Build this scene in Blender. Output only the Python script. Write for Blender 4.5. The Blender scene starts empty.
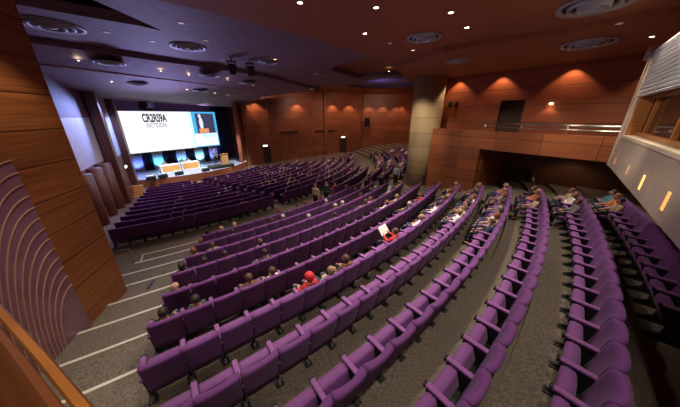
import bpy, bmesh, math, random
from mathutils import Vector, Matrix
random.seed(7)
C = bpy.context.scene.collection
D = bpy.data
PI = math.pi
ZO = 6.2                     # stalls floor by the stage is about z = 0; the camera stands at z = 6.2
CX, CY = -21.71, 29.59       # centre of the curved rows (on the stage)
rad = math.radians

def W(x, y, z): return Vector((x, y, z + ZO))
def pol(R, th): return CX + R*math.cos(rad(th)), CY + R*math.sin(rad(th))
def row_R(i): return 33.17 + 1.061*i
def row_h(i): return 3.418 - .159*i + .00215*i*i + .95      # depth of the row's floor under the camera
def low_R(j): return 23.6 - .935*j
def low_h(j): return 4.63 + .052*j + .95

# ------------------------------------------------------------------ camera
F, PITCH = 235.4, 20.485
cam = D.cameras.new('camera'); co = D.objects.new('camera', cam); C.objects.link(co)
cam.sensor_fit = 'HORIZONTAL'; cam.sensor_width = 36; cam.lens = F/680*36
cam.clip_start = .02; cam.clip_end = 200
co.location = W(0, 0, 0); co.rotation_euler = (rad(90 - PITCH), 0, 0)
bpy.context.scene.camera = co
_c, _s = math.cos(rad(PITCH)), math.sin(rad(PITCH))
def proj(p):                 # only used to leave out repeats that fall outside the frame
    x, y, z = p[0], p[1], p[2] - ZO
    f = _c*y - _s*z
    if f < .2: return None
    return 340 + F*x/f, 203.5 - F*(_s*y + _c*z)/f, f

# ------------------------------------------------------------------ materials
def mat(name, col, rough=.6, metal=0, emit=None, estr=1, spec=None):
    m = D.materials.new(name); m.use_nodes = True
    b = m.node_tree.nodes['Principled BSDF']
    b.inputs['Base Color'].default_value = (*col, 1); b.inputs['Roughness'].default_value = rough
    b.inputs['Metallic'].default_value = metal
    if spec is not None: b.inputs['Specular IOR Level'].default_value = spec
    if emit:
        b.inputs['Emission Color'].default_value = (*emit, 1); b.inputs['Emission Strength'].default_value = estr
    return m
def N(m, t, **kw):
    n = m.node_tree.nodes.new(t)
    for k, v in kw.items(): setattr(n, k, v)
    return n
def L(m, a, b): m.node_tree.links.new(a, b)

def noisy(name, c1, c2, scale, rough=.8, bump=.0, detail=4, stretch=(1, 1, 1), sheen=0):
    m = mat(name, c1, rough); nt = m.node_tree; b = nt.nodes['Principled BSDF']
    tc = N(m, 'ShaderNodeTexCoord'); mp = N(m, 'ShaderNodeMapping'); mp.inputs['Scale'].default_value = stretch
    no = N(m, 'ShaderNodeTexNoise'); no.inputs['Scale'].default_value = scale; no.inputs['Detail'].default_value = detail
    cr = N(m, 'ShaderNodeValToRGB'); cr.color_ramp.elements[0].position = .35; cr.color_ramp.elements[1].position = .65
    cr.color_ramp.elements[0].color = (*c1, 1); cr.color_ramp.elements[1].color = (*c2, 1)
    L(m, tc.outputs['Object'], mp.inputs['Vector']); L(m, mp.outputs[0], no.inputs['Vector'])
    L(m, no.outputs['Fac'], cr.inputs[0]); L(m, cr.outputs[0], b.inputs['Base Color'])
    if bump:
        bu = N(m, 'ShaderNodeBump'); bu.inputs['Strength'].default_value = bump; bu.inputs['Distance'].default_value = .01
        L(m, no.outputs['Fac'], bu.inputs['Height']); L(m, bu.outputs[0], b.inputs['Normal'])
    if sheen: b.inputs['Sheen Weight'].default_value = sheen; b.inputs['Sheen Roughness'].default_value = .5
    return m

def wood(name, c1, c2, ph=.7, z0=0, d=(1, 0), pw=2.4, off=0, rough=.42, seam=(.03, .012, .006), grain=1.0):
    """horizontally grained veneer boards with dark open joints; d is the wall's direction in plan"""
    m = mat(name, c1, rough); b = m.node_tree.nodes['Principled BSDF']
    tc = N(m, 'ShaderNodeTexCoord')
    sep = N(m, 'ShaderNodeSeparateXYZ'); L(m, tc.outputs['Object'], sep.inputs[0])
    al = N(m, 'ShaderNodeVectorMath', operation='DOT_PRODUCT'); al.inputs[1].default_value = (d[0], d[1], 0)
    L(m, tc.outputs['Object'], al.inputs[0])
    def M(op, a, bb=None, v=None):
        n = N(m, 'ShaderNodeMath', operation=op); L(m, a, n.inputs[0])
        if bb is not None: L(m, bb, n.inputs[1])
        elif v is not None: n.inputs[1].default_value = v
        return n.outputs[0]
    zz = M('DIVIDE', M('SUBTRACT', sep.outputs['Z'], v=z0), v=ph)
    xx = M('DIVIDE', M('SUBTRACT', al.outputs['Value'], v=off), v=pw)
    fz, fx = M('FRACT', zz), M('FRACT', xx)
    cell = M('ADD', M('FLOOR', zz), M('MULTIPLY', M('FLOOR', xx), v=7.31))
    wn = N(m, 'ShaderNodeTexWhiteNoise', noise_dimensions='1D'); L(m, cell, wn.inputs['W'])
    cmb = N(m, 'ShaderNodeCombineXYZ')
    L(m, M('MULTIPLY', al.outputs['Value'], v=.7), cmb.inputs[0]); L(m, M('MULTIPLY', sep.outputs['Z'], v=26), cmb.inputs[1]); L(m, M('MULTIPLY', wn.outputs['Value'], v=40), cmb.inputs[2])
    no = N(m, 'ShaderNodeTexNoise'); no.inputs['Scale'].default_value = grain; no.inputs['Detail'].default_value = 5; L(m, cmb.outputs[0], no.inputs['Vector'])
    cr = N(m, 'ShaderNodeValToRGB'); cr.color_ramp.elements[0].position = .3; cr.color_ramp.elements[1].position = .72
    cr.color_ramp.elements[0].color = (*c1, 1); cr.color_ramp.elements[1].color = (*c2, 1); L(m, no.outputs['Fac'], cr.inputs[0])
    hs = N(m, 'ShaderNodeHueSaturation'); L(m, cr.outputs[0], hs.inputs['Color'])
    L(m, M('ADD', M('MULTIPLY', wn.outputs['Value'], v=.28), v=.86), hs.inputs['Value'])
    sm = M('MAXIMUM', M('LESS_THAN', fz, v=.022/ph), M('LESS_THAN', fx, v=.02/pw))
    mx = N(m, 'ShaderNodeMix', data_type='RGBA'); L(m, sm, mx.inputs[0]); L(m, hs.outputs[0], mx.inputs[6]); mx.inputs[7].default_value = (*seam, 1)
    L(m, mx.outputs[2], b.inputs['Base Color'])
    bu = N(m, 'ShaderNodeBump'); bu.inputs['Strength'].default_value = .4; bu.inputs['Distance'].default_value = .02; bu.invert = True
    L(m, sm, bu.inputs['Height']); L(m, bu.outputs[0], b.inputs['Normal'])
    return m

WO1, WO2 = (.20, .062, .020), (.40, .145, .048)
M = {}
M['carpet'] = noisy('grey brown flecked carpet', (.092, .074, .058), (.205, .166, .134), 38, .95, .3, 6)
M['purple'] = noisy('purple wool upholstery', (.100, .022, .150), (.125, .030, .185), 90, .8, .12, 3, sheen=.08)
M['purple_lit'] = noisy('purple upholstery paled for top light', (.155, .042, .195), (.185, .054, .23), 90, .75, .1, 3, sheen=.1)  # same upholstery on cushions and arms, top light put into the colour
M['black'] = mat('black plastic', (.012, .012, .014), .5)
M['nosing'] = mat('white nosing paint', (.62, .59, .50), .6)
M['steel'] = mat('brushed steel', (.55, .54, .52), .28, 1)
M['ceil_rear'] = noisy('painted brown plaster', (.29, .098, .036), (.32, .112, .043), 3, .75)
M['ceil_fwd'] = noisy('painted plaster tinted by violet light', (.18, .115, .135), (.22, .145, .17), 3, .65)  # same plaster as the rear, with violet light put into its colour
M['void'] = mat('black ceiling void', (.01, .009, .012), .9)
M['beige'] = noisy('beige painted plaster', (.50, .41, .31), (.55, .45, .35), 2.5, .7)
M['vent_metal'] = mat('grey painted vent metal', (.40, .40, .43), .45, .3)
M['vent_dark'] = mat('dark vent throat', (.012, .012, .014), .8)
M['lamp'] = mat('lit lamp glass', (1, .85, .6), .3, emit=(1, .80, .52), estr=22)
M['lamp_orange'] = mat('lit orange lamp glass', (1, .45, .3), .3, emit=(1, .42, .25), estr=5)
M['lamp_dim'] = mat('dim lamp glass', (.35, .2, .12), .3, emit=(1, .6, .35), estr=.35)
M['drape_dark'] = noisy('black blue velvet drape', (.010, .012, .035), (.018, .02, .055), 6, .95, stretch=(8, 8, .3))
M['drape_light'] = noisy('white stage cloth', (.70, .72, .76), (.78, .80, .84), 5, .9)
M['drape_brown'] = noisy('brown stage leg drape', (.10, .045, .035), (.15, .07, .052), 4, .95, stretch=(10, 10, .3))
M['stage_floor'] = noisy('grey blue stage vinyl', (.30, .33, .40), (.36, .39, .46), 4, .35)
M['litwall'] = noisy('white wall cladding', (.55, .55, .60), (.64, .64, .68), 5, .6)
M['white_cloth'] = noisy('white table cloth', (.75, .72, .68), (.82, .80, .76), 12, .8)
M['oak'] = wood('light oak panel', (.55, .27, .08), (.72, .40, .14), ph=3, pw=5)
M['table_oak'] = wood('orange oak table front', (.62, .27, .05), (.80, .40, .09), ph=3, pw=5)
M['glass'] = mat('dark booth glass', (.015, .012, .01), .06)
M['frame_wood'] = noisy('orange wood frame', (.36, .13, .035), (.50, .20, .06), 3, .4, stretch=(1, 1, 12))
M['slot'] = mat('amber slot light', (1, .6, .2), .4, emit=(1, .50, .13), estr=1.5)
M['slot_dim'] = mat('dim amber slot light', (.8, .4, .2), .4, emit=(1, .42, .14), estr=.42)
M['slot_mid'] = mat('orange slot light', (1, .5, .2), .4, emit=(1, .42, .10), estr=.95)
M['sign'] = mat('lit sign face', (.9, 1, .9), .4, emit=(.85, 1, .80), estr=2.2)
M['paper'] = mat('white paper', (.82, .82, .80), .7)
M['shutter'] = noisy('pale grey shutter slat', (.60, .59, .60), (.68, .67, .68), 3, .5)
M['dark_room'] = mat('dark room interior', (.05, .028, .018), .8)

# ------------------------------------------------------------------ mesh helpers
def to_mesh(name, bm, mats, smooth=False):
    me = D.meshes.new(name); bmesh.ops.recalc_face_normals(bm, faces=bm.faces); bm.to_mesh(me); bm.free()
    for m in (mats if isinstance(mats, (list, tuple)) else [mats]): me.materials.append(m)
    if smooth:
        me.polygons.foreach_set('use_smooth', [True]*len(me.polygons))
    return me
def obj(name, bm, mats, parent=None, smooth=False):
    me = bm if isinstance(bm, bpy.types.Mesh) else to_mesh(name, bm, mats, smooth)
    o = D.objects.new(name, me); C.objects.link(o)
    if parent: o.parent = parent
    return o
def tag(o, label, cat, group=None, kind=None):
    o['label'] = label; o['category'] = cat
    if group: o['group'] = group
    if kind: o['kind'] = kind
    return o
def struct(o, label=None, cat=None):
    o['kind'] = 'structure'
    if label: o['label'] = label; o['category'] = cat
    return o
def thing(name, label, cat, loc, rz=0, group=None):
    o = D.objects.new(name, None); C.objects.link(o); o.empty_display_size = .2
    o.location = loc; o.rotation_euler = (0, 0, rz)
    return tag(o, label, cat, group)
def rbox(bm, c, s, bev=0, mtx=None, seg=1):
    r = bmesh.ops.create_cube(bm, size=1)
    vs = r['verts']
    for v in vs: v.co = Vector((v.co.x*s[0], v.co.y*s[1], v.co.z*s[2]))
    if bev:
        es = list({e for v in vs for e in v.link_edges})
        g = bmesh.ops.bevel(bm, geom=es, offset=bev, segments=seg, affect='EDGES', profile=.6)
        vs = list({v for f in g['faces'] for v in f.verts} | {v for v in vs if v.is_valid})
    for v in vs:
        if mtx is not None: v.co = mtx @ v.co
        v.co += Vector(c)
    return vs
def quad(bm, pts): return bm.faces.new([bm.verts.new(p) for p in pts])
def prism(bm, poly, z0, z1):
    """solid from a plan polygon; z0/z1 may be lists"""
    n = len(poly)
    za = z0 if isinstance(z0, (list, tuple)) else [z0]*n
    zb = z1 if isinstance(z1, (list, tuple)) else [z1]*n
    a = [bm.verts.new(W(p[0], p[1], za[k])) for k, p in enumerate(poly)]
    b = [bm.verts.new(W(p[0], p[1], zb[k])) for k, p in enumerate(poly)]
    bm.faces.new(a[::-1]); bm.faces.new(b)
    for k in range(n): bm.faces.new([a[k], a[(k+1) % n], b[(k+1) % n], b[k]])
def ribbon(poly, z0, z1, t):
    """thick wall along a plan polyline, thickness to its left (t may be negative)"""
    bm = bmesh.new(); n = len(poly); off = []
    for k in range(n):
        d = Vector((0, 0))
        if k: d += (Vector(poly[k]) - Vector(poly[k-1])).normalized()
        if k < n-1: d += (Vector(poly[k+1]) - Vector(poly[k])).normalized()
        d.normalize(); off.append((poly[k][0] - d.y*t, poly[k][1] + d.x*t))
    prism_pts = list(poly) + off[::-1]
    # build as strips so that concave outlines stay correct
    za = z0 if isinstance(z0, (list, tuple)) else [z0]*n
    zb = z1 if isinstance(z1, (list, tuple)) else [z1]*n
    ring = []
    for k in range(n):
        ring.append([bm.verts.new(W(*poly[k], za[k])), bm.verts.new(W(*poly[k], zb[k])), bm.verts.new(W(*off[k], zb[k])), bm.verts.new(W(*off[k], za[k]))])
    for k in range(n-1):
        for q in range(4): bm.faces.new([ring[k][q], ring[k][(q+1) % 4], ring[k+1][(q+1) % 4], ring[k+1][q]])
    bm.faces.new(ring[0]); bm.faces.new(ring[-1][::-1])
    return bm
def tube(bm, pts, r, n=8):
    rings = []
    for k, p in enumerate(pts):
        p = Vector(p); d = Vector(pts[min(k+1, len(pts)-1)]) - Vector(pts[max(k-1, 0)]); d.normalize()
        u = d.cross(Vector((0, 0, 1)))
        if u.length < 1e-3: u = Vector((1, 0, 0))
        u.normalize(); v = d.cross(u)
        rings.append([bm.verts.new(p + (u*math.cos(2*PI*q/n) + v*math.sin(2*PI*q/n))*r) for q in range(n)])
    for k in range(len(rings)-1):
        for q in range(n): bm.faces.new([rings[k][q], rings[k][(q+1) % n], rings[k+1][(q+1) % n], rings[k+1][q]])
    bm.faces.new(rings[0][::-1]); bm.faces.new(rings[-1])
def lathe(bm, prof, n=32, at=(0, 0, 0)):
    rings = []
    for r, z in prof:
        rings.append([bm.verts.new((at[0] + r*math.cos(2*PI*q/n), at[1] + r*math.sin(2*PI*q/n), at[2] + z)) for q in range(n)])
    for k in range(len(rings)-1):
        for q in range(n): bm.faces.new([rings[k][q], rings[k][(q+1) % n], rings[k+1][(q+1) % n], rings[k+1][q]])
    return rings
def frame2(p0, p1):
    """matrix with x along p0->p1 in plan, y to the left of it"""
    d = (Vector(p1) - Vector(p0)).normalized()
    return Matrix(((d.x, -d.y, 0), (d.y, d.x, 0), (0, 0, 1)))

# ------------------------------------------------------------------ floor
def build_floor():
    prof = [(6.0, -6.17), (12.3, -6.17)]
    for j in range(11, -1, -1): prof.append((low_R(j), -low_h(j)))
    prof.append((24.68, -5.585))
    zl = -5.585
    for i in range(-7, 7):
        z = -row_h(i)
        if i > -7: prof.append((row_R(i-1), z))
        else: prof.append((24.69, z))
        prof.append((row_R(i), z))
    prof.append((48, prof[-1][1]))
    bm = bmesh.new(); ths = [-105 + 1.5*k for k in range(96)]
    vs = [[bm.verts.new(W(*pol(R, t), z)) for R, z in prof] for t in ths]
    for a in range(len(ths)-1):
        for b in range(len(prof)-1): bm.faces.new([vs[a][b], vs[a+1][b], vs[a+1][b+1], vs[a][b+1]])
    struct(obj('floor', bm, M['carpet']))
build_floor()

def arc_strip(bm, R, z, t0, t1, w=.055, n=6, th=.012):
    a = []
    for k in range(n+1):
        t = t0 + (t1-t0)*k/n
        a.append([bm.verts.new(W(*pol(R+dr, t), z+dz)) for dr, dz in ((-.012, -.03), (-.012, th), (w, th), (w, -.0))])
    for k in range(n):
        for q in range(3): bm.faces.new([a[k][q], a[k][q+1], a[k+1][q+1], a[k+1][q]])
    bm.faces.new(a[0]); bm.faces.new(a[-1][::-1])
nos = [(-6, -57.9, -52.9), (-5, -58.6, -53.7), (-4, -58.2, -54.2), (-3, -58.5, -54.9), (-2, -58.6, -55.2), (-1, -58.5, -55.5), (0, -59.0, -54.6)]
for k, (i, a, b) in enumerate(nos):
    bm = bmesh.new(); arc_strip(bm, row_R(i-1), -row_h(i), a, b)
    struct(obj(f'trim_{k+1}', bm, M['nosing']))
bm = bmesh.new(); arc_strip(bm, 24.75, -row_h(-7), -57.7, -52.4)
for (R0, R1, t) in ((24.75, 25.72, -57.6),):
    p0, p1 = pol(R0, t), pol(R1, t); m3 = frame2(p0, p1)
    rbox(bm, W((p0[0]+p1[0])/2, (p0[1]+p1[1])/2, -row_h(-7)+.004), (R1-R0, .055, .016), mtx=m3)
struct(obj('trim_8', bm, M['nosing']))
# dark strip lying down two of the aisle steps
bm = bmesh.new()
p0, p1 = (-6.32, 7.30), (-6.02, 6.12)
m3 = frame2(p0, p1)
for (fa, fb, i) in ((-.1, .30, -6), (.30, 1.02, -5), (1.02, 1.45, -4)):
    rbox(bm, W(p0[0]+(p1[0]-p0[0])*(fa+fb)/2/1.21, p0[1]+(p1[1]-p0[1])*(fa+fb)/2/1.21, -row_h(i)+.014), (fb-fa+.02, .085, .028), .008, m3)
tag(obj('floor_strip', bm, M['black']), 'narrow black strip lying down the left aisle steps', 'cable cover')

# ------------------------------------------------------------------ auditorium seats
def shell(bm, xs, prof, wfun, mi=0):
    """skin a closed (y,z) profile along x; wfun(xn,y,z) bends it"""
    rings = []
    for x in xs:
        rings.append([bm.verts.new(wfun(x, y, z)) for y, z in prof])
    n = len(prof)
    for a in range(len(rings)-1):
        for q in range(n):
            f = bm.faces.new([rings[a][q], rings[a][(q+1) % n], rings[a+1][(q+1) % n], rings[a+1][q]]); f.material_index = mi
    for r in (rings[0], rings[-1]):
        f = bm.faces.new(r); f.material_index = mi
BACK = [(.205, .22), (.150, .42), (.080, .66), (.020, .86), (.004, .915), (.020, .945), (.06, .952), (.105, .928), (.130, .87), (.165, .70), (.215, .50), (.265, .32), (.255, .22)]
def back_fn(x, y, z):
    k = abs(x); yc = .055 + (.95-z)*.26; front = y > yc
    if k > .98: y = yc + (y-yc)*.55; z = .58 + (z-.58)*.965
    elif k > .92: y = yc + (y-yc)*.86; z = .58 + (z-.58)*.988
    y += (.075 if front else .032)*k**2.4*min(1, max(.3, (z-.25)/.5))
    z -= .018*k**4*max(0, (z-.6)/.35)
    return Vector((x*.267, y, z))
def ribs(m):
    b = m.node_tree.nodes['Principled BSDF']
    tc = N(m, 'ShaderNodeTexCoord'); wv = N(m, 'ShaderNodeTexWave', bands_direction='X'); wv.inputs['Scale'].default_value = 6.5
    L(m, tc.outputs['Object'], wv.inputs['Vector'])
    bu = N(m, 'ShaderNodeBump'); bu.inputs['Strength'].default_value = .22; bu.inputs['Distance'].default_value = .004
    L(m, wv.outputs['Fac'], bu.inputs['Height']); L(m, bu.outputs[0], b.inputs['Normal'])
M['purple_rib'] = noisy('ribbed purple upholstery', (.118, .026, .158), (.145, .035, .192), 90, .8, 0, 3, sheen=.08); ribs(M['purple_rib'])
def mk_back():
    bm = bmesh.new(); shell(bm, [-1, -.93, -.75, -.5, -.25, 0, .25, .5, .75, .93, 1], BACK, back_fn)
    return to_mesh('backrest', bm, M['purple_rib'], True)
def mk_pad_up():
    bm = bmesh.new()
    P = [(.330, .40), (.385, .585), (.405, .612), (.505, .622), (.545, .600), (.540, .45), (.470, .33), (.38, .315)]
    shell(bm, [-1, -.9, -.45, 0, .45, .9, 1], P, lambda x, y, z: Vector((x*.236, .45+(y-.45)*(.75 if abs(x) > .95 else 1), .46+(z-.46)*(.95 if abs(x) > .95 else 1))))
    return to_mesh('seat_cushion', bm, M['purple_lit'], True)
def mk_pad_down():
    bm = bmesh.new()
    P = [(.22, .34), (.22, .42), (.27, .445), (.60, .475), (.68, .46), (.70, .41), (.66, .35), (.44, .32)]
    shell(bm, [-1, -.9, -.45, 0, .45, .9, 1], P, lambda x, y, z: Vector((x*.232, y, .40+(z-.40)*(.8 if abs(x) > .95 else 1))))
    return to_mesh('seat_cushion', bm, M['purple_lit'], True)
M['purple_lit_arm'] = noisy('purple upholstery lightened for lit arms', (.20, .060, .245), (.235, .075, .285), 90, .75, .1, 3, sheen=.15)  # same upholstery again, lightened to offset shade on the arms
def mk_arm(x):
    bm = bmesh.new(); rbox(bm, (x, .345, .645), (.078, .46, .045), .016, Matrix.Rotation(rad(2), 3, 'X'), 2)
    return to_mesh('armrest', bm, M['purple_lit_arm'], True)
def mk_cap(x):
    bm = bmesh.new(); rbox(bm, (x, .588, .640), (.086, .035, .075), .012)
    return to_mesh('end_cap', bm, M['black'])
def mk_side(x):
    bm = bmesh.new()
    P = [(.20, .0), (.60, .0), (.60, .03), (.44, .12), (.42, .38), (.565, .54), (.565, .622), (.16, .622), (.24, .30), (.28, .08), (.20, .03)]
    for s in (0,):
        a = [bm.verts.new((x-.022, y, z)) for y, z in P]; b = [bm.verts.new((x+.022, y, z)) for y, z in P]
        bm.faces.new(a); bm.faces.new(b[::-1])
        for k in range(len(P)): bm.faces.new([a[k], a[(k+1) % len(P)], b[(k+1) % len(P)], b[k]])
    rbox(bm, (x, .40, .012), (.13, .42, .024))
    return to_mesh('side_support', bm, M['black'])
def mk_shell_low():
    bm = bmesh.new(); rbox(bm, (0, .36, .29), (.42, .20, .10), .02)
    return to_mesh('seat_hinge', bm, M['black'])
PW = .275
SM = dict(back=mk_back(), up=mk_pad_up(), down=mk_pad_down(), armL=mk_arm(-PW), armR=mk_arm(PW), capL=mk_cap(-PW), capR=mk_cap(PW), sideL=mk_side(-PW), sideR=mk_side(PW), hinge=mk_shell_low())
def link(name, me, parent):
    o = D.objects.new(name, me); C.objects.link(o); o.parent = parent; return o
def make_seat(loc, rz, label, group, down, last):
    t = thing('auditorium_seat', label, 'seat', loc, rz, group)
    link('backrest', SM['back'], t)
    link('seat_cushion', SM['down' if down else 'up'], t)
    link('seat_hinge', SM['hinge'], t)
    a = link('armrest', SM['armL'], t); link('end_cap', SM['capL'], a); link('side_support', SM['sideL'], t)
    if last:
        a = link('armrest', SM['armR'], t); link('end_cap', SM['capR'], a); link('side_support', SM['sideR'], t)
    return t

_O = 'zeroth first second third fourth fifth sixth seventh eighth ninth tenth eleventh twelfth thirteenth fourteenth fifteenth sixteenth seventeenth eighteenth nineteenth'.split()
def ORD(n):
    if n < 20: return _O[n]
    t = {2: 'twent', 3: 'thirt', 4: 'fort', 5: 'fift', 6: 'sixt'}[n//10]
    return t + 'ieth' if n % 10 == 0 else t + 'y-' + _O[n % 10]
seats = []     # dict(block,row,k,R,th,z,first,last)
SW = .552
def row(block, r, R, z, t0, t1, rowname):
    dl = math.degrees(SW/R); n = int((t1-t0)/dl + .3)
    for k in range(n):
        th = t0 + (k+.5)*dl
        x, y = pol(R, th)
        seats.append(dict(block=block, r=r, k=k, n=n, R=R, th=th, p=W(x, y, z), rz=rad(th+90), last=(k == n-1), rowname=rowname))
up_t0 = {0: -55.45, -1: -55.43, -2: -55.1, -3: -54.8, -4: -54.1, -5: -53.5, -6: -52.8,
         1: -52.488-.9206*4, 2: -50.328-.8929*6, 3: -48.623-.8669*6, 4: -46.171-.8423*8, 5: -46.8-.819*8}
up_t1 = {5: -33.6, 4: -33.0, 3: -32.7, 2: -32.5, 1: -31.7, 0: -31.0, -1: -30.5, -2: -30.2, -3: -29.9, -4: -29.6, -5: -29.4, -6: -29.2}
for i in range(-6, 6):
    row('upper', i, row_R(i), -row_h(i), up_t0[i], up_t1[i], f'{ORD(i+7)} row above the cross aisle')
for j in range(12):
    R, z = low_R(j), -low_h(j)
    a = j/11
    l0 = -60.4 + (2.6 if j == 11 else 0); l1 = -41.8 - 5.2*a
    row('left', j, R, z, l0, l1, f'{ORD(12-j)} stalls row from the stage')
    row('right', j, R, z, -39.6 - 4.3*a, -14 + (R-13.3)*2.2, f'{ORD(12-j)} stalls row from the stage')
for q, R_ in enumerate((25.45, 24.53)):
    row('mid', q, R_, -row_h(-7), -32.5 + 1.5*q, -13.0, f'{ORD(q+1)} row along the cross aisle')
for i in range(-6, -3):
    row('mid', i, row_R(i), -row_h(i), -26.0 + (i+6)*1.2, -18.0, f'{ORD(i+9)} row along the cross aisle')
for i in range(-6, 0):
    row('wing', i, row_R(i), -row_h(i), -16.5, 6.0, f'{ORD(i+7)} row of the side block')

vis = []
for s in seats:
    q = proj(s['p'] + Vector((0, 0, .7)))
    if q is None: continue
    u, v, f = q; m = 235/f*.6
    if u < -m or u > 680+m or v < 60 or v > 407+m*1.1: continue
    s['f'] = f; s['u'] = u; s['v'] = v
    vis.append(s)

# ------------------------------------------------------------------ who sits where (read off the photograph)
HEAD = Vector((0, .30, .97))
def head_of(s):
    m = Matrix.Rotation(s['rz'], 3, 'Z'); return s['p'] + m @ HEAD
def nearest(u, v, taken, blocks):
    best = None
    for s in vis:
        if s['block'] not in blocks or id(s) in taken: continue
        q = proj(head_of(s))
        if q is None: continue
        d = (q[0]-u)**2 + (q[1]-v)**2
        if best is None or d < best[0]: best = (d, s)
    return best[1]
# (u, v, hair, top, trousers, pose, words)
NEAR = [
 (161, 314, 'dark', 'black', 'navy', 0, 'dark-haired person in black'),
 (197, 299, 'dark', 'charcoal', 'navy', 2, 'dark-haired person in charcoal'),
 (172, 286, 'bald', 'navy', 'black', 0, 'bald person in navy'),
 (179, 267, 'dark', 'navy', 'black', 1, 'dark-haired person in navy'),
 (189, 265, 'auburn', 'brown', 'navy', 2, 'auburn-haired person in brown'),
 (202, 260, 'dark', 'black', 'black', 1, 'dark-haired person in black'),
 (201, 249, 'auburn', 'brown', 'black', 0, 'auburn-haired person in brown'),
 (213, 245, 'brown', 'grey', 'navy', 2, 'brown-haired person in grey'),
 (228, 252, 'dark', 'navy', 'black', 1, 'dark-haired person in navy'),
 (261, 241, 'brown', 'grey', 'navy', 0, 'brown-haired person in grey'),
 (274, 269, 'brown', 'white', 'navy', 0, 'brown-haired person in white'),
 (259, 281, 'brown', 'brown', 'navy', 2, 'small brown-haired person in brown'),
 (300, 286, 'redcap', 'red', 'navy', 2, 'person in red'),
 (312, 281, 'blond', 'teal', 'navy', 1, 'fair-haired person in teal'),
 (328, 271, 'brown', 'brown', 'black', 2, 'brown-haired person in brown'),
 (399, 230, 'brown', 'red', 'navy', 3, 'person holding white paper'),
 (308, 217, 'grey', 'brown', 'navy', 0, 'grey-haired person in brown'),
 (284, 218, 'grey', 'navy', 'black', 1, 'grey-haired person in navy'),
 (273, 219, 'brown', 'brown', 'black', 0, 'brown-haired person in brown'),
 (343, 204, 'grey', 'grey', 'navy', 0, 'grey-haired person in grey'),
 (371, 200, 'auburn', 'pink', 'navy', 2, 'auburn-haired person in pink'),
 (360, 199, 'brown', 'red', 'black', 0, 'brown-haired person in red'),
 (384, 206, 'auburn', 'white', 'navy', 1, 'auburn-haired person in white'),
 (395, 200, 'blond', 'beige', 'black', 0, 'fair-haired person in beige'),
 (391, 190, 'grey', 'white', 'navy', 2, 'grey-haired person in white'),
 (220, 227, 'bald', 'pink', 'black', 1, 'bald person in pink'),
 (238, 224, 'bald', 'navy', 'black', 0, 'bald person in navy'),
 (204, 233, 'dark', 'black', 'black', 1, 'dark-haired person in black'),
 (233, 231, 'dark', 'navy', 'black', 0, 'dark-haired person in navy'),
 (255, 248, 'dark', 'black', 'navy', 2, 'dark-haired person in black'),
 # the lively right-hand ends of the rows
 (450, 192, 'auburn', 'pink', 'navy', 2, 'auburn-haired person in pink'),
 (457, 186, 'blond', 'brown', 'black', 0, 'fair-haired person in brown'),
 (445, 200, 'brown', 'black', 'navy', 1, 'brown-haired person in black'),
 (437, 203, 'dark', 'white', 'navy', 0, 'dark-haired person in white'),
 (425, 196, 'brown', 'red', 'black', 2, 'brown-haired person in red'),
 (413, 206, 'grey', 'navy', 'black', 0, 'grey-haired person in navy'),
 (419, 213, 'blond', 'white', 'navy', 1, 'fair-haired person in white'),
 (482, 184, 'blond', 'brown', 'navy', 0, 'fair-haired person in brown'),
 (479, 189, 'brown', 'black', 'black', 2, 'brown-haired person in black'),
 (470, 195, 'auburn', 'white', 'navy', 1, 'auburn-haired person in white'),
 (474, 199, 'brown', 'pink', 'navy', 2, 'brown-haired person in pink'),
 (464, 195, 'dark', 'beige', 'black', 0, 'dark-haired person in beige'),
 (456, 207, 'blond', 'white', 'navy', 2, 'fair-haired person in white'),
 (466, 205, 'brown', 'grey', 'navy', 1, 'brown-haired person in grey'),
 (492, 193, 'auburn', 'navy', 'black', 0, 'auburn-haired person in navy'),
 (505, 202, 'brown', 'grey', 'navy', 2, 'brown-haired person in grey'),
 (499, 212, 'dark', 'white', 'navy', 1, 'dark-haired person in white'),
 (490, 217, 'brown', 'navy', 'black', 2, 'brown-haired person in navy'),
 (485, 208, 'auburn', 'beige', 'navy', 0, 'auburn-haired person in beige'),
 (510, 186, 'blond', 'pink', 'navy', 1, 'fair-haired person in pink'),
 (509, 195, 'auburn', 'beige', 'black', 2, 'auburn-haired person in beige'),
 (526, 189, 'brown', 'black', 'black', 4, 'person in black, arm raised'),
 (536, 198, 'auburn', 'beige', 'black', 2, 'auburn-haired person in beige'),
 (533, 191, 'blond', 'orange', 'navy', 1, 'fair-haired person in orange'),
 (569, 189, 'brown', 'beige', 'navy', 0, 'brown-haired person in beige'),
 (573, 194, 'auburn', 'white', 'black', 1, 'auburn-haired person in white'),
 (578, 202, 'brown', 'grey', 'black', 2, 'brown-haired person in grey'),
 (596, 187, 'dark', 'teal', 'black', 1, 'dark-haired person in teal'),
 (606, 192, 'auburn', 'orange', 'navy', 0, 'auburn-haired person in orange'),
 (620, 202, 'dark', 'beige', 'black', 2, 'dark-haired person in beige'),
]
taken = {}
people = []
for rec in NEAR:
    s = nearest(rec[0], rec[1], taken, ('upper',)); taken[id(s)] = 1; people.append((s,) + rec[2:] + (True,))
FARX = [(195, 184, 'grey', 'white'), (187, 187, 'blond', 'beige'), (184, 200, 'blond', 'white'), (244, 200, 'brown', 'blue'), (229, 187, 'grey', 'grey'), (222, 193, 'grey', 'white')]
COLN = ['black', 'navy', 'charcoal', 'grey', 'brown', 'white', 'beige', 'red', 'pink', 'teal', 'blue']
COLW = [9, 8, 7, 5, 6, 3, 4, 2, 3, 1, 1]
HAIRN = ['dark', 'brown', 'auburn', 'grey', 'blond', 'bald']; HAIRW = [6, 7, 3, 4, 3, 2]
HW = {'dark': 'dark-haired', 'brown': 'brown-haired', 'auburn': 'auburn-haired', 'grey': 'grey-haired', 'blond': 'fair-haired', 'bald': 'bald'}
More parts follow.
